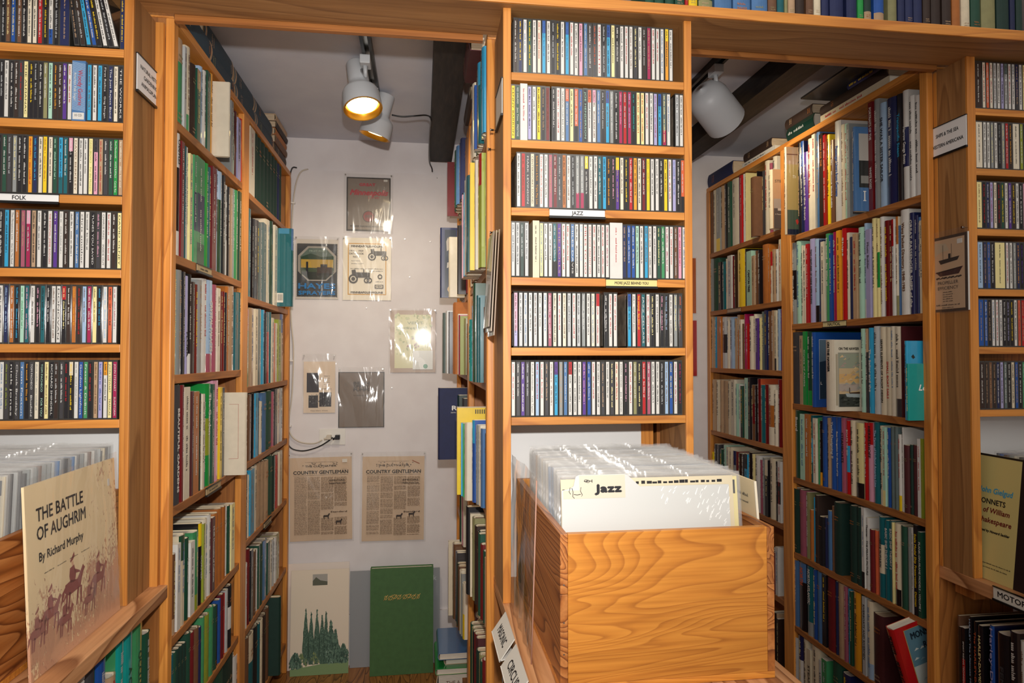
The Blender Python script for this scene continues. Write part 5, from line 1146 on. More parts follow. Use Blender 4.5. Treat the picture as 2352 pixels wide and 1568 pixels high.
p = Poster('advertising_sheet', 'dark stamp-shaped sheet with blue lettering and an octagon picture in a clear sleeve', 'poster', (677, 542, 780, 690), base='d8cfc4', pad=0.006, padtop=0.012)
p.rect(.02, .98, .03, .93, '34363a')
for k in range(26):
    for b in (.03, .93): p.rect(.03 + k * .036, .048 + k * .036, b - .008, b + .008, 'd8cfc4')
for k in range(32):
    for a in (.02, .98): p.rect(a - .008, a + .008, .045 + k * .028, .058 + k * .028, 'd8cfc4')
oc = [(.28, .30), (.72, .30), (.95, .46), (.95, .72), (.72, .88), (.28, .88), (.05, .72), (.05, .46)]
p.poly(oc, 'a09a90'); oi = [(.5 + (a - .5) * .88, .59 + (b - .59) * .9) for a, b in oc]; p.poly(oi, '5a6a60')
p.rect(.12, .88, .48, .66, 'b8963c'); p.rect(.12, .88, .40, .52, '3c4a30'); p.poly([(.3, .32), (.7, .32), (.9, .45), (.1, .45)], '262a20'); p.poly([(.12, .66), (.88, .66), (.88, .72), (.6, .70), (.35, .76), (.12, .70)], '29402c')
p.rect(.24, .29, .40, .62, '15151a'); p.ring(.55, .43, .055, .055, '1b1614'); p.ring(.78, .43, .06, .06, '1b1614'); p.rect(.5, .86, .43, .53, '3a2a20'); p.rect(.58, .74, .53, .58, '2a2420')
p.text('FRUIT FOG', .5, .80, .03, .36, '9fb0a0'); p.text('HAYES', .5, .215, .085, .86, '2f78b4', bold=.0016); p.text('SPRAYERS', .5, .10, .06, .86, '2f78b4', bold=.0012)
p.done(M_GLOSSP)

p = Poster('data_booklet', 'cream booklet with a yellow border and two tractors in a clear sleeve', 'booklet', (786, 542, 900, 692), base='f0e6d2', pad=0.004, padtop=0.006)
for r in ((.10, .90, .90, .915), (.10, .90, .085, .10), (.10, .12, .085, .915), (.88, .90, .085, .915)): p.rect(*r, 'd39c38')
p.text('MINNEAPOLIS-MOLINE', .5, .865, .032, .66, '2a2420', bold=.0006); p.text('1910 - 1959', .28, .79, .028, .28, '4a3424', bold=.0003); p.text('DATA BOOK', .28, .745, .03, .30, '4a3424', bold=.0003); p.text('NO. 2', .28, .695, .03, .14, '4a3424', bold=.0003)
p.text('ALAN KING', .26, .63, .018, .18, '3a3026'); p.text('SHARE COPY', .30, .585, .018, .26, '3a3026'); p.scr(.5, .505, .016, .68, '3a3026', 3); p.scr(.68, .47, .016, .30, '3a3026', 4)
def tractor(p, a, b, s, c='4a443c'):
    p.ring(a - .10 * s, b, .085 * s, .03 * s, c); p.ring(a - .10 * s, b, .035 * s, .035 * s, c); p.ring(a + .14 * s, b - .02 * s, .05 * s, .02 * s, c); p.ring(a + .19 * s, b - .02 * s, .05 * s, .02 * s, c)
    p.rect(a - .06 * s, a + .20 * s, b + .02 * s, b + .09 * s, c); p.rect(a + .08 * s, a + .10 * s, b + .09 * s, b + .14 * s, c); p.poly([(a - .12 * s, b + .06 * s), (a - .04 * s, b + .06 * s), (a - .06 * s, b + .13 * s), (a - .13 * s, b + .12 * s)], c)
tractor(p, .70, .70, 1.0); tractor(p, .33, .34, 1.15)
p.rect(.66, .84, .19, .25, '4a443c'); p.rect(.68, .82, .20, .24, 'e0d6c2'); p.text('MM', .75, .22, .025, .10, '2a2420', bold=.0004); p.scr(.76, .30, .016, .16, '3a3026', 7); p.ring(.77, .38, .05, .02, '4a443c')
p.text('MINNEAPOLIS-MOLINE', .5, .125, .026, .66, '2a2420', bold=.0005); p.done(M_GLOSSP)

p = Poster('garden_print', 'pale green garden print with a brown border in a shiny clear sleeve', 'print', (893, 708, 1003, 858), base='a88a6e', pad=0.006, padtop=0.008)
p.rect(.10, .90, .07, .93, 'd2cc96')
R = random.Random(4)
for k in range(110):
    a, b = R.uniform(.1, .88), R.uniform(.25, .93); r = R.uniform(.02, .06)
    p.poly([(a, b), (a + r, b + R.uniform(-.02, .02)), (a + r * .6, b + r * .8), (a - r * .2, b + r * .6)], R.choice(['b4b878', 'a3ad63', 'c0be80', '98a05a', 'cfcc98']))
for k in range(8):
    a, b = R.uniform(.35, .6), R.uniform(.38, .56); p.poly([(a, b), (a + .05, b + .01), (a + .03, b + .04)], '8f4a5c')
p.text('VENT', .55, .80, .04, .35, '7f8a5c'); p.text('Garden Fork', .5, .72, .035, .6, '8c8a62'); p.rect(.5, .94, .05, .35, 'd6d6cf'); p.ring(.78, .10, .05, .05, '4a8a64'); p.done(M_GLOSSP, amp=.008)

p = Poster('small_leaflet', 'narrow cream leaflet with two dark photographs in a crinkled clear sleeve', 'leaflet', (695, 812, 772, 950), base='e6d2bc', pad=0.005, padtop=0.035)
p.rect(.10, .48, .40, .78, '34323c'); p.rect(.16, .46, .10, .34, '3c3a40'); p.rect(.50, .88, .12, .40, '2c2a34')
R = random.Random(9)
for k in range(40):
    a, b = R.uniform(.16, .84), R.uniform(.12, .36); p.poly([(a, b), (a + .03, b), (a + .02, b + .03)], R.choice(['77787a', '9a9a98', '5a5f5a']))
for k in range(5): p.scr(.74, .72 - k * .04, .016, .2, '6a5a50', k)
p.scr(.70, .47, .018, .4, '4a4038', 8); p.text('Garden Visit', .5, .045, .02, .55, '6a5a50'); p.done(M_PRINT, amp=.008)

p = Poster('pump_catalogue', 'plain brown pump catalogue with dark lettering in a clear sleeve', 'catalogue', (777, 843, 883, 981), base='26221f', pad=0.001, padtop=0.022)
p.rect(.02, .98, .012, .988, '7b6c60'); p.text('BEAN', .5, .80, .05, .34, '3c3734', bold=.0008); p.text('SPRAY', .5, .74, .05, .34, '3c3734', bold=.0008); p.text('PUMPS', .5, .68, .05, .34, '3c3734', bold=.0008); p.scr(.5, .58, .016, .34, '3c3734', 3)
p.done(M_GLOSSP, amp=.006)

for nm, box, lab, tilt, side in (('newspaper', (662, 1040, 812, 1242), 'bagged tan newspaper, the one next to the gardening bookcase', -0.012, 0), ('newspaper', (828, 1038, 978, 1242), 'bagged tan newspaper, the one towards the edge-on bookcase', 0.008, 1)):
    p = Poster(nm, lab, 'newspaper', box, base='d8bda0', pad=0.008, padtop=0.022, tilt=tilt)
    p.scr(.5, .945, .006, .5, '5a4a3c', 1); p.text('THE CULTIVATOR', .5, .895, .022, .5, '4a4038', bold=.0004)
    R = random.Random(side)
    for k in range(26): a = R.uniform(.2, .8); b = .90 + R.uniform(-.03, .03); p.poly([(a, b), (a + .03, b + .004), (a + .01, b + .012)], '6a5c4e')
    p.text('COUNTRY GENTLEMAN', .5, .822, .040, .88, '2e2620', bold=.0007); p.rect(.06, .94, .785, .788, '5a4a3c')
    for c in range(4):
        a0 = .075 + c * .218; b = .765
        while b > .08:
            if not ((c == 2 and .28 < b < .38) or (c == 3 and .30 < b < .42)):
                a = a0
                while a < a0 + .19:
                    l = R.uniform(.02, .06); p.rect(a, min(a + l, a0 + .20), b, b + .0052, R.choice(['9a8570', '8a7662', 'a89078'])); a += l + .008
            b -= .0108
            if R.random() < .05: b -= .012
    for (a, b, s) in ((.78, .735, 'SPECIAL'), (.78, .70, 'Holstein-Friesian Cattle'), (.80, .36, 'Standard')): p.text(s, a, b, .017, .26, '3a3028', bold=.0003)
    for (a, b) in ((.60, .31), (.80, .24) if side == 0 else (.80, .33)):
        p.poly([(a - .05, b), (a - .04, b - .035), (a - .03, b - .035), (a - .03, b - .01), (a + .02, b - .01), (a + .025, b - .035), (a + .035, b - .035), (a + .04, b), (a + .06, b + .025), (a + .045, b + .035), (a + .02, b + .012), (a - .04, b + .012)], '3a302a')
    p.rect(.86, .94, .945, .985, 'd9d2c6') if side == 0 else p.poly([(.8, .97), (.92, .93), (.92, .92), (.8, .96)], '9c5c48')
    p.done(M_PRINT, amp=.012)

# ------------------------------------------------------------------ things standing on the floor against the board
def standing(px0, py0, px1, py1, y, th_, lean, label, name='print_portfolio', cat='print'):
    P = at(px0, py0, 'Y', y); Q = at(px1, py1, 'Y', y); o = empty(name, ((P.x + Q.x) / 2, y, 0.0008), label, cat); o.rotation_euler = (-lean, 0, 0)
    return o, (Q.x - P.x), P.z
o, w, h = standing(657, 1298, 801, 1500, 1.555, .004, .03, 'grey-white mounting board standing behind the tree print')
m = MB(); m.box(-w / 2, w / 2, 0, 0.003, 0, h, 0, lin('e6dad0')); m.box(-w / 2 + .02, w / 2 - .02, -0.0004, 0, .02, h - .03, 0, lin('55504e')); m.box(-w / 2 + .03, w / 2 - .03, -0.0008, -.0004, .03, h - .04, 0, lin('bcb0a6')); m.build('mount', M_PRINT, o)
o, w, h = standing(667, 1315, 800, 1520, 1.50, .006, .05, 'pale print of tall green poplars standing on the floor', 'tree_print')
m = MB(); m.box(-w / 2, w / 2, 0, 0.004, 0, h, 0, lin('e8d9c4'))
def tr(cx, base_, hh, ww, c, n=34):
    R = random.Random(int(cx * 1000) + 5)
    for k in range(n):
        t = R.random(); half = ww * (0.25 + 1.1 * math.sin(PI * min(1, t * 0.75 + .2))) * (1 - t * .55); x = cx + R.uniform(-1, 1) * half; z = base_ + t * hh; r = ww * R.uniform(.2, .42)
        m.add([(x - r * .7, -0.0003 - k * 1e-6, z), (x, -0.0003 - k * 1e-6, z - r * .6), (x + r * .7, -0.0003 - k * 1e-6, z), (x + r * .1, -0.0003 - k * 1e-6, z + r * 1.8)], [(0, 1, 2, 3)], 0, lin(R.choice(c)))
def sil(cx, base_, hh, ww, c):
    R = random.Random(int(cx * 900) + 3); pts = []
    for sgn in (-1, 1):
        rng = range(13) if sgn < 0 else range(12, -1, -1)
        for k in rng: t = k / 12; pts.append((cx + sgn * (ww * (1.5 * math.sin(PI * min(1, t * .8 + .18)) * (1 - t * .5)) + R.uniform(-.0015, .0015)), -.00025, base_ + hh * t))
    m.add(pts, [tuple(range(len(pts)))], 0, lin(c))
gs = ['4d6a5c', '5c7a68', '3f5a4c', '6a8874', '365044']
m.add([(-w / 2, -.0002, 0.0), (w / 2, -.0002, 0.0), (w / 2, -.0002, .060), (-w / 2, -.0002, .028)], [(0, 1, 2, 3)], 0, lin('7f9a6a'))
for cx, hh, ww in ((-.058, .235, .011), (-.036, .22, .011), (-.012, .23, .011), (.010, .205, .011), (.026, .22, .009), (.047, .175, .016), (.066, .14, .015)): sil(cx, .045, hh, ww, '4a6656')
for cx, hh in ((-.058, .225), (-.036, .21), (-.012, .22), (.010, .195), (.026, .21)): tr(cx, .05, hh, .009, gs, 160)
tr(.047, .05, .17, .014, gs, 260); tr(.066, .05, .13, .014, gs, 240); tr(-.1, .03, .06, .022, gs, 150); tr(-.075, .035, .05, .02, ['7a8a5a', '6a7f58'], 40); tr(.1, .045, .07, .02, gs, 150); tr(.08, .05, .06, .02, gs, 150); tr(-.02, .04, .05, .016, ['8a9660', '75875a'], 30); tr(.04, .04, .09, .016, ['7f9a8a', '6a8a78'], 40)
m.add([(-.032, -.0004, h - .065), (.030, -.0004, h - .065), (.030, -.0004, h - .018), (-.032, -.0004, h - .018)], [(0, 1, 2, 3)], 0, lin('a8a49c')); m.add([(-.032, -.0006, h - .065), (.030, -.0006, h - .065), (.030, -.0006, h - .05), (0, -.0006, h - .044), (-.018, -.0006, h - .03), (-.032, -.0006, h - .046)], [(0, 1, 2, 3, 4, 5)], 0, lin('5d5f50'))
m.build('printed_sheet', M_PRINT, o)
o, w, h = standing(804, 1314, 1010, 1505, 1.545, .01, .02, 'large grey folder standing behind the green folio', 'grey_folder', 'folder')
m = MB(); m.box(-w / 2, w / 2, 0, 0.006, 0, h, 0, lin('95989b')); m.build('cover', M_PRINT, o)
m = MB(); put_text(m, 'k', (w / 2 - .022, -0.0006, h - .042), EX, UZ, .022, .014, bold=.0006); t_ = m.build('lettering', M_INK, o); t_.color = PAL['G']
o, w, h = standing(850, 1310, 995, 1521, 1.455, .03, .045, 'tall green cloth folio with a gold ornament standing on the floor', 'green_folio', 'book')
gf = lin('456b3c')
m = MB(); m.box(-w / 2, w / 2, 0, 0.0035, 0, h, 0, gf); m.box(-w / 2, w / 2, .034, .0375, 0, h, 0, gf); m.box(-w / 2, -w / 2 + .004, .0035, .034, 0, h, 0, gf); m.build('cover', M_CLOTH, o)
MB().box(-w / 2 + .004, w / 2 - .006, .0036, .0339, .005, h - .005).build('page_block', M_PAGESY, o)
m = MB()
for sx in (-1, 1):
    for k in range(4):
        cx = sx * (.012 + k * .019)
        m.tube([(cx + .0085 * math.cos(q) * (1 if k < 3 else .6), -.0006, h - .124 + .008 * math.sin(q) + .003 * math.sin(k * 2)) for q in [i * PI / 6 for i in range(13)]], .0011, 4, 0, lin('e8bd6c'))
        m.tube([(cx - .009, -.0007, h - .136), (cx, -.0007, h - .124), (cx + .010, -.0007, h - .113)], .0011, 4, 0, lin('e8bd6c'))
m.build('gold_ornament', M_PRINT, o)
# stack on the floor by the edge-on case
z = 0.0008
for k, (x0, x1, y0, y1, th_, c, lab) in enumerate(((-0.155, 0.0, 1.18, 1.42, .14, 'e', 'tall pale upright book at the foot of the edge-on bookcase'),)):
    o = make_book((-0.078, 1.27, z), -PI / 2 + 0.0, .14, .155, .12, c, 'hard', lab, 'floor books', cover=PAL['e']) if 0 else None
for k, (th_, c, L, W_, lab) in enumerate(((0.120, 'e', .23, .17, 'cream box file lowest in the floor stack by the edge-on bookcase'), (.024, 'f', .25, .175, 'bright green book on the cream box file'), (.030, 's', .19, .14, 'tan book inside the floor stack'), (.026, 'A', .24, .165, 'slate blue book on the floor stack'))):
    o = lay_book(-0.048 - W_ + 0.09, 1.30, z, L, W_, th_, c, 'R', lab, 'floor stack', 'hard'); z += th_ + 0.0006
m = MB(); put_text(m, 'THE A', (-0.068, 1.183, 0.085), EX, UZ, .016, .055); t_ = m.build('lettering', M_INK); tag(t_, 'dark lettering printed on the end of the cream box file', 'lettering'); t_.color = PAL['S']
for q in COL.objects:
    if q.get('label', '').startswith('cream box file'):
        t_.parent = q; t_.matrix_parent_inverse = Matrix.LocRotScale(q.location, q.rotation_euler, None).inverted(); del t_['label']; del t_['category']

# ------------------------------------------------------------------ outlet and cords
x0, x1, z0, z1 = wpx(733, 985, 793, 1021)
o = empty('wall_outlet', ((x0 + x1) / 2, YB - 0.0004, (z0 + z1) / 2), 'double cream socket plate low on the back board with two plugs', 'outlet')
w, h = (x1 - x0) / 2, (z1 - z0) / 2
MB().box(-w, w, -0.004, 0, -h, h).build('cover_plate', M_WHITEP, o, bevel=.001)
for sx, mt in ((-1, M_CORDW), (1, M_BLACKP)):
    MB().tube([(sx * .022, -.004, 0.003), (sx * .022, -.0055, 0.003)], .017, 16).build('socket_face', M_WHITEP, o)
for sx, mt, nm in ((-.012, M_CORDW, 'white'), (.025, M_BLACKP, 'black')):
    pl = MB(); pl.box(-.010, .010, -.030, -.0062, -.009, .010); pl.tube([(0, -.024, 0), (-.012, -.026, -.004), (-.02, -.026, -.008)], .005, 8)
    q = pl.build('power_plug', mt, None, ((x0 + x1) / 2 + sx, YB, (z0 + z1) / 2), bevel=.002); tag(q, f'{nm} plug pushed into the socket plate', 'plug')
def cord(name, label, pix, y, r, mat):
    P = [at(a, b, 'Y', y if len(q) < 1 else q[0]) for a, b, *q in pix]; base = P[0]; Q = []
    for i in range(len(P) - 1):
        for t in range(6):
            p0 = P[max(i - 1, 0)]; p1 = P[i]; p2 = P[i + 1]; p3 = P[min(i + 2, len(P) - 1)]; u = t / 6
            Q.append(0.5 * ((2 * p1) + (p2 - p0) * u + (2 * p0 - 5 * p1 + 4 * p2 - p3) * u * u + (3 * p1 - p0 - 3 * p2 + p3) * u ** 3) - base)
    Q.append(P[-1] - base); o = MB().tube(Q, r, 8).build(name, mat, None, base); tag(o, label, 'cable'); return o
cord('power_cable', 'white cord looping down the back board to the socket plate', [(708, 388), (690, 396), (678, 430), (671, 500), (670, 600), (668, 720), (674, 800), (671, 900), (664, 965), (668, 998), (690, 1015), (722, 1018), (740, 1010)], YB - .010, .0028, M_CORDW)
cord('power_cable', 'black cord hanging beside the gardening bookcase down to the socket plate', [(682, 385), (670, 388), (665, 430), (664, 560), (659, 700), (662, 820), (658, 960), (662, 1020), (690, 1035), (726, 1028), (752, 1014), (764, 1004)], YB - .016, .0028, M_BLACKP)
for x, y in ((673, 466), (668, 828), (664, 978)):
    P = at(x, y, 'Y', YB - .01); q = MB().box(-.010, .010, -.006, .008, -.003, .003).build('cable_clip', M_WHITEP, None, P); tag(q, f'small white cable clip at {"the top" if y < 500 else "mid height" if y < 900 else "the foot"} of the white cord', 'clip')
cord('power_cable', 'thin black cord from the far track lamp along the dark beam', [(900, 264, 1.0), (925, 268, 1.0), (955, 266, 1.0), (980, 265, .98), (990, 274, .96), (988, 300, 1.08), (986, 345, 1.30), (987, 372, 1.5), (992, 386, 1.57), (993, 394, 1.57)], 1.0, .003, M_BLACKP)
cord('power_cable', 'short pale cord dipping below the header beside the dark beam', [(1030, 72, .2), (1042, 84, .2), (1062, 90, .2), (1090, 88, .2), (1112, 90, .2)], .2, .0035, M_CORDW)
# thin wall marks
for k, (x, y) in enumerate(((842, 707), (930, 549), (988, 555), (941, 636), (900, 890), (1004, 409))):
    P = at(x, y, 'Y', YB); q = MB().tube([(0, 0, 0), (0, -.004, 0)], [.0022, .0026], 8).build('wall_tack', M_STEEL, None, P); tag(q, f"bare tack on the back board {['under the tractor booklet', 'beside the top booklet', 'over the garden print', 'beside the tractor booklet', 'below the garden print', 'just under the dark beam'][k]}", 'tack')
# posters glimpsed beside the far side of the narrow rack
for (a, b, c, d), col, lab in (((1585, 590, 1600, 722), 'b8581c', 'orange booklet on the back board, a sliver past the narrow rack'), ((1585, 733, 1602, 866), 'b3161c', 'red booklet in a shiny sleeve, a sliver past the narrow rack')):
    P, Q = at(a, b, 'Y', YB), at(c, d, 'Y', YB); o = empty('wall_booklet', (Q.x - .09, YB - .004, (P.z + Q.z) / 2), lab, 'booklet')
    MB().box(-.09, .086, 0, .003, -(P.z - Q.z) / 2 + .006, (P.z - Q.z) / 2 - .006, 0, lin(col)).build('printed_sheet', M_GLOSSP, o); MB().quad((-.094, -.003, -(P.z - Q.z) / 2), (.09, -.003, -(P.z - Q.z) / 2), (.09, -.003, (P.z - Q.z) / 2), (-.094, -.003, (P.z - Q.z) / 2)).build('clear_sleeve', M_CLEAR, o)

# ------------------------------------------------------------------ track lights
def lathe(prof, A, B, n=28, mi=0):
    """profile [(t along A->B, radius)] turned about the axis A-B"""
    A, B = Vector(A), Vector(B); t = (B - A).normalized(); L_ = (B - A).length
    u = t.cross(Vector((0.3, 0.9, 0.1))).normalized(); w = t.cross(u); m = MB()
    for s, r in prof:
        for k in range(n):
            a = 2 * PI * k / n; m.v.append(tuple(A + t * (s * L_) + (u * math.cos(a) + w * math.sin(a)) * r))
    for i in range(len(prof) - 1):
        for k in range(n): m.face([i * n + k, i * n + (k + 1) % n, (i + 1) * n + (k + 1) % n, (i + 1) * n + k], mi, smooth=True)
    return m
def closed(m, n=28): m.face(list(range(n))); return m
def track(x, y0, y1, label, ends=True):
    o = empty('lighting_track', (x, (y0 + y1) / 2, ZC), label, 'light track')
    obox('track_channel', M_BLACKP, x - .017, x - .007, y0, y1, ZC - .022, ZC, o); obox('track_channel', M_BLACKP, x + .007, x + .017, y0, y1, ZC - .022, ZC, o); obox('track_spine', M_STEEL, x - .007, x + .007, y0, y1, ZC - .006, ZC, o)
    return o
xt = -0.366
track(xt, .28, 1.22, 'black ceiling track carrying the two white lamps in the gardening alcove')
track(0.765, .20, .95, 'black ceiling track carrying the single white can lamp')
def spot(ya, A, B, r0, r1, style, label):
    o = empty('track_lamp', A, label, 'lamp'); A = Vector(A); B = Vector(B)
    base = A
    m = MB(); x, y, z = ya; m.box(x - .016, x + .016, y - .026, y + .026, z - .05, z - .022); m.build('track_adapter', M_LAMP, o, loc=-A, bevel=.002)
    j = Vector((x, y, z - .05)); c = A + (B - A) * .25; e = c + (j - c).normalized() * r0 * .9
    MB().tube([j, j + Vector((0, 0, -.03)), e], .0075, 10).build('stem', M_LAMP, o, loc=-A)
    if style == 'bell': prof = [(0, r0 * .5), (0.0, r0 * .93), (.02, r0), (.42, r0), (.50, r0 * 1.02), (.62, r1 * .93), (.68, r1), (1.0, r1 * 1.04)]
    else: prof = [(0, .001), (.03, r0 * .45), (.10, r0 * .75), (.20, r0 * .92), (.32, r0), (1.0, r1)]
    m = closed(lathe(prof, A, B)); m.build('lamp_head', M_LAMP, o, loc=-A)
    lathe([(1.0, r1 * 1.04 if style == 'bell' else r1), (1.0, r1 * .93), (.80, r1 * .86), (.70, r1 * .5)], A, B).build('reflector', M_INNER, o, loc=-A)
    if style == 'bell': closed(lathe([(.90, .002), (.90, r1 * .80), (.84, r1 * .86)], A, B)).build('bulb_face', M_BULB, o, loc=-A)
    else: closed(lathe([(.80, .002), (.80, r1 * .80), (.74, r1 * .84)], A, B)).build('bulb_face', M_BULB, o, loc=-A)
    return o
A1 = at(818, 148, 'Y', .76); B1 = at(834, 250, 'Y', .712)
spot((at(844, 140, 'Z', ZC).x, .70, ZC), A1, B1, .0335, .060, 'bell', 'white stepped track lamp with its lit mouth showing, the one over the aisle entrance')
A2 = at(888, 218, 'Y', 1.02); B2 = at(860, 313, 'Y', 1.035)
spot((xt, .96, ZC), A2, B2, .0315, .056, 'bell', 'white stepped track lamp hanging behind and below the other')
A3 = at(1609, 204, 'Y', .62); B3 = at(1667, 279, 'Y', .70)
spot((.765, .612, ZC), A3, B3, .067, .069, 'can', 'white can-shaped track lamp in the nautical alcove')
# ------------------------------------------------------------------ printed faces of the books pulled out of their rows
def find_book(row_part, i):
    for k, v in DECO.items():
        if k[0] != 'MM' and row_part in k[0] and k[1] == i: return v
class Face:
    """the board of a pulled-out book that looks towards the aisle entrance"""
    def __init__(s, rec, side):
        s.o, s.w, s.h, s.pr = rec; s.s = side; s.m = MB(); s.k = 0
    def P(s, a, z):
        e = 0.0004 + s.k * 0.00004
        return (s.w / 2 + e, a, z * s.h) if s.s == 'R' else (-s.w / 2 - e, a, z * s.h)
    def rect(s, a0, a1, z0, z1, c): s.poly([(a0, z0), (a1, z0), (a1, z1), (a0, z1)], c)
    def poly(s, pts, c):
        s.k += 1; q = [s.P(a, z) for a, z in pts]
        if s.s == 'L': q = q[::-1]
        s.m.add(q, [tuple(range(len(q)))], 0, lin(c))
    def text(s, t, a, z, h, l, c, **k):
        s.k += 1; u = (0, 1, 0) if s.s == 'R' else (0, -1, 0); put_text(s.m, t, s.P(a, z), u, UZ, h, l, lin(c), **k)
    def done(s, name='printed_face'): s.m.build(name, M_GLOSSP, s.o)
r3 = 'third shelf, nautical case'; ent = 'from entrance upright, '
def bk(row, i): return DECO[(row, i)] if (row, i) in DECO else None
def N_(r): return f"from entrance upright, {r} shelf, nautical case"
def F_(r): return f"from middle upright, {r} shelf, nautical case"
x = bk(N_('third'), 5)
if x:
    f = Face(x, 'R'); R = random.Random(2)
    f.text('ON THE HAWSER', .050, .875, .0085, .070, '26221e', bold=.0004); f.rect(.004, .011, .08, .80, 'b0a48c'); f.rect(.012, .085, .06, .82, '9c9a8a')
    f.rect(.015, .085, .08, .80, 'd0b48a'); f.rect(.015, .085, .60, .80, '9aa08c'); f.rect(.015, .085, .40, .52, 'd9ae72'); f.rect(.015, .085, .28, .38, 'b7a89c'); f.rect(.015, .085, .06, .24, '3f423c')
    for k in range(40): a, z = R.uniform(.016, .075), R.uniform(.26, .78); f.poly([(a, z), (a + R.uniform(.008, .02), z + .01), (a + .01, z + R.uniform(.02, .05))], R.choice(['a8a8a0', 'c9a878', 'e0c090', '8f9488', 'b09c90']))
    for k in range(30): a, z = R.uniform(.015, .075), R.uniform(.07, .22); f.poly([(a, z), (a + .012, z + .004), (a + .006, z + .018)], R.choice(['23261f', '5b5f55', '343830']))
    f.poly([(.034, .25), (.085, .24), (.085, .19), (.040, .20)], 'a9b4b4'); f.poly([(.048, .26), (.085, .27), (.085, .245), (.05, .245)], '4a3326'); f.rect(.048, .050, .26, .33, '2c2620'); f.done()
x = bk(N_('third'), 4)
if x:
    f = Face(x, 'R'); f.rect(.012, .0128, .10, .90, 'd8dfe4'); f.rect(.012, .07, .899, .903, 'd8dfe4'); f.rect(.0135, .07, .11, .895, '24384a'); f.poly([(.0135, .6), (.07, .65), (.07, .895), (.0135, .895)], '5a7080'); f.text('L', .020, .32, .010, .006, 'e0e0dc'); f.done()
for kk, tx, cl in ((15, 'THE N', '1d1d1f'), (16, 'Lo', 'f0f0ec')):
    x = bk(N_('third'), kk)
    if x:
        f = Face(x, 'R')
        if kk == 16: f.text(tx, .042, .58, .016, .022, cl, bold=.0006, slant=.3)
        else:
            f.poly([(.030 + .02 * math.cos(q * PI / 8), .60 + .09 * math.sin(q * PI / 8)) for q in range(16)], '1d1d1f'); f.poly([(.030 + .0185 * math.cos(q * PI / 8), .60 + .084 * math.sin(q * PI / 8)) for q in range(16)], 'a9d2e8'); f.text('TH', .03, .58, .007, .014, '1d1d1f')
            f.poly([(.010, .80), (.016, .83), (.022, .79), (.016, .77)], '22302c')
        f.done()
x = bk(F_('top'), len([1]) and 17)
for i in range(25):
    x = bk(F_('top'), i)
    if x and abs(x[3] - .045) < 1e-6:
        f = Face(x, 'R'); f.text('STE', .022, .80, .010, .026, '5d564c', bold=.0003); f.rect(.004, .06, .0, .34, '4a4a4c'); f.rect(.004, .06, .34, .5, '9a948c'); f.rect(.02, .05, .30, .34, 'b8b4ac'); f.text('A Paper', .022, .24, .004, .026, 'd8d4c8'); f.done()
x = bk(N_('top'), 0)
if x: f = Face(x, 'R'); f.rect(.002, .06, .28, .80, 'b39a5c'); f.rect(.002, .06, .91, .92, '6a3c30'); f.rect(.002, .06, .06, .28, '4c5a48'); f.rect(.002, .06, 0, .06, '1d2434'); f.text('Th', .030, .66, .011, .014, 'e8e0cc', slant=.2); f.poly([(.034, .16), (.042, .18), (.046, .14), (.040, .11)], 'c83c34'); f.done()
x = bk(N_('top'), 15)
if x: f = Face(x, 'R'); f.rect(.012, .07, .55, .92, 'b4b0a8'); f.rect(.012, .07, .28, .60, '2c2e2c'); f.rect(.018, .07, .33, .42, '8a8a84'); f.rect(.028, .032, .12, .24, 'e8e6e0'); f.rect(.025, .035, .12, .13, 'e8e6e0'); f.rect(.025, .035, .23, .24, 'e8e6e0'); f.done()
gA = lambda r: f"from entrance upright, {r} shelf, gardening case"; gB = lambda r: f"from middle upright, {r} shelf, gardening case"
for i in range(20):
    x = bk(gA('fourth'), i)
    if x and abs(x[3] - .06) < 1e-6:
        f = Face(x, 'L')
        for a0, a1, z0, z1 in ((.018, .0188, .2, .86), (.018, .045, .858, .861), (.018, .045, .199, .202)): f.rect(a0, a1, z0, z1, 'a3302c')
        f.done()
    x = bk(gB('second'), i)
    if x and abs(x[3] - .06) < 1e-6:
        f = Face(x, 'L'); f.rect(.008, .048, .93, 1.0, '3f86a8'); f.rect(.030, .054, .05, .17, 'dedad0')
        for q in range(9): f.rect(.032 + q * .0023, .0330 + q * .0023, .075, .155, '2a2a28')
        f.done()
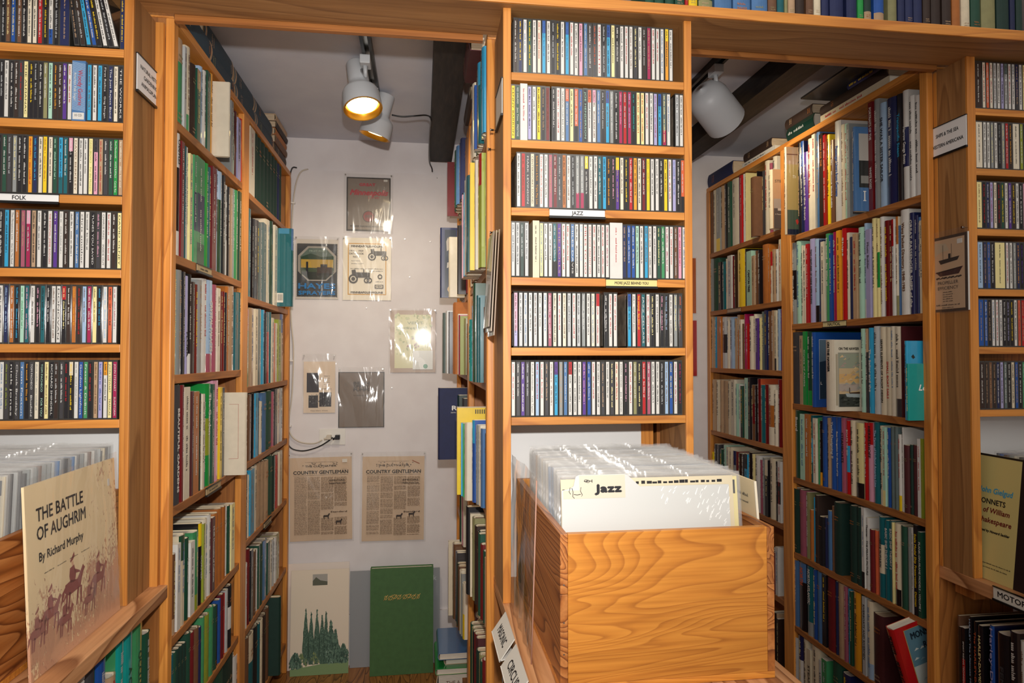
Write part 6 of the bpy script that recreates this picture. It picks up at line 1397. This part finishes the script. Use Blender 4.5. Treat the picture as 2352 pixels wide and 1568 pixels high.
# the edge-on case: doll-and-button cover, navy cover with its big letters, yellow and teal covers
x = DECO.get(('MM', 1, 'far', 6))
if x:
    f = Face(x, 'R'); f.rect(.012, .055, .02, .97, '1f2938'); f.rect(.060, .10, .02, .97, 'c9b08c'); f.poly([(.020, .66), (.032, .70), (.030, .80), (.024, .86), (.018, .80)], '9a9288'); f.poly([(.020, .42), (.042, .46), (.044, .52), (.022, .50)], 'a8a49c')
    f.poly([(.034 + .011 * math.cos(q * PI / 8), .12 + .05 * math.sin(q * PI / 8)) for q in range(16)], 'c8a878')
    for q in range(5): f.poly([(.066, .2 + q * .15), (.085, .24 + q * .15), (.078, .30 + q * .15)], '7c7068')
    f.done()
x = DECO.get(('MM', 3, 'far', 2))
if x: f = Face(x, 'R'); f.text('RU', .066, .72, .016, .040, 'dcdad4', bold=.0010); f.text('SEMI-AUTO', .064, .655, .004, .045, 'dcdad4'); f.rect(.075, .12, .26, .60, 'a01c24'); f.poly([(.090, .30), (.10, .30), (.097, .40)], 'd8d4c8'); f.done()
x = DECO.get(('MM', 3, 'near', 9))
if x:
    f = Face(x, 'R')
    for q in range(5): f.rect(.050 + q * .006, .053 + q * .006, .93, .98, '3a3320')
    f.done()
x = DECO.get(('MM', 2, 'far', 5))
# the red book leaning out of the sixth shelf
rb = make_book((XB + 0.002, 0.262, ZR[5] + 0.001), -PI / 2, 0.032, 0.245, 0.17, 'r', 'hard', 'red book with a stormy blue cover picture, leaning out of the sixth shelf', 'leaning book', words=[('MONSTER', .8, .45, .22, 'k'), ('MURDER AT THE CAPE', .38, .45, .45, 'k')], cover=PAL['r'])
rb.rotation_euler = (math.radians(17), 0, -PI / 2)
f = Face((rb, 0.032, 0.245, 0), 'R'); f.rect(.026, .165, .04, .955, 'b09a5c'); f.rect(.028, .165, .045, .95, '5b8496'); f.rect(.028, .165, .30, .52, 'b9c4c0'); f.rect(.028, .165, .045, .28, '3c5560')
R = random.Random(12)
for k in range(50): a, z = R.uniform(.03, .15), R.uniform(.08, .7); f.poly([(a, z), (a + .016, z + .01), (a + .008, z + .03)], R.choice(['7fa0ac', '98b0b4', '4a7080', 'c8d0cc']) if z > .28 else R.choice(['23363f', '5f7a80']))
f.text('MONSTER', .085, .87, .018, .085, '1c2c38', bold=.0006); f.text('RICHARD', .115, .73, .018, .085, '1c2c38', bold=.0006); f.done()
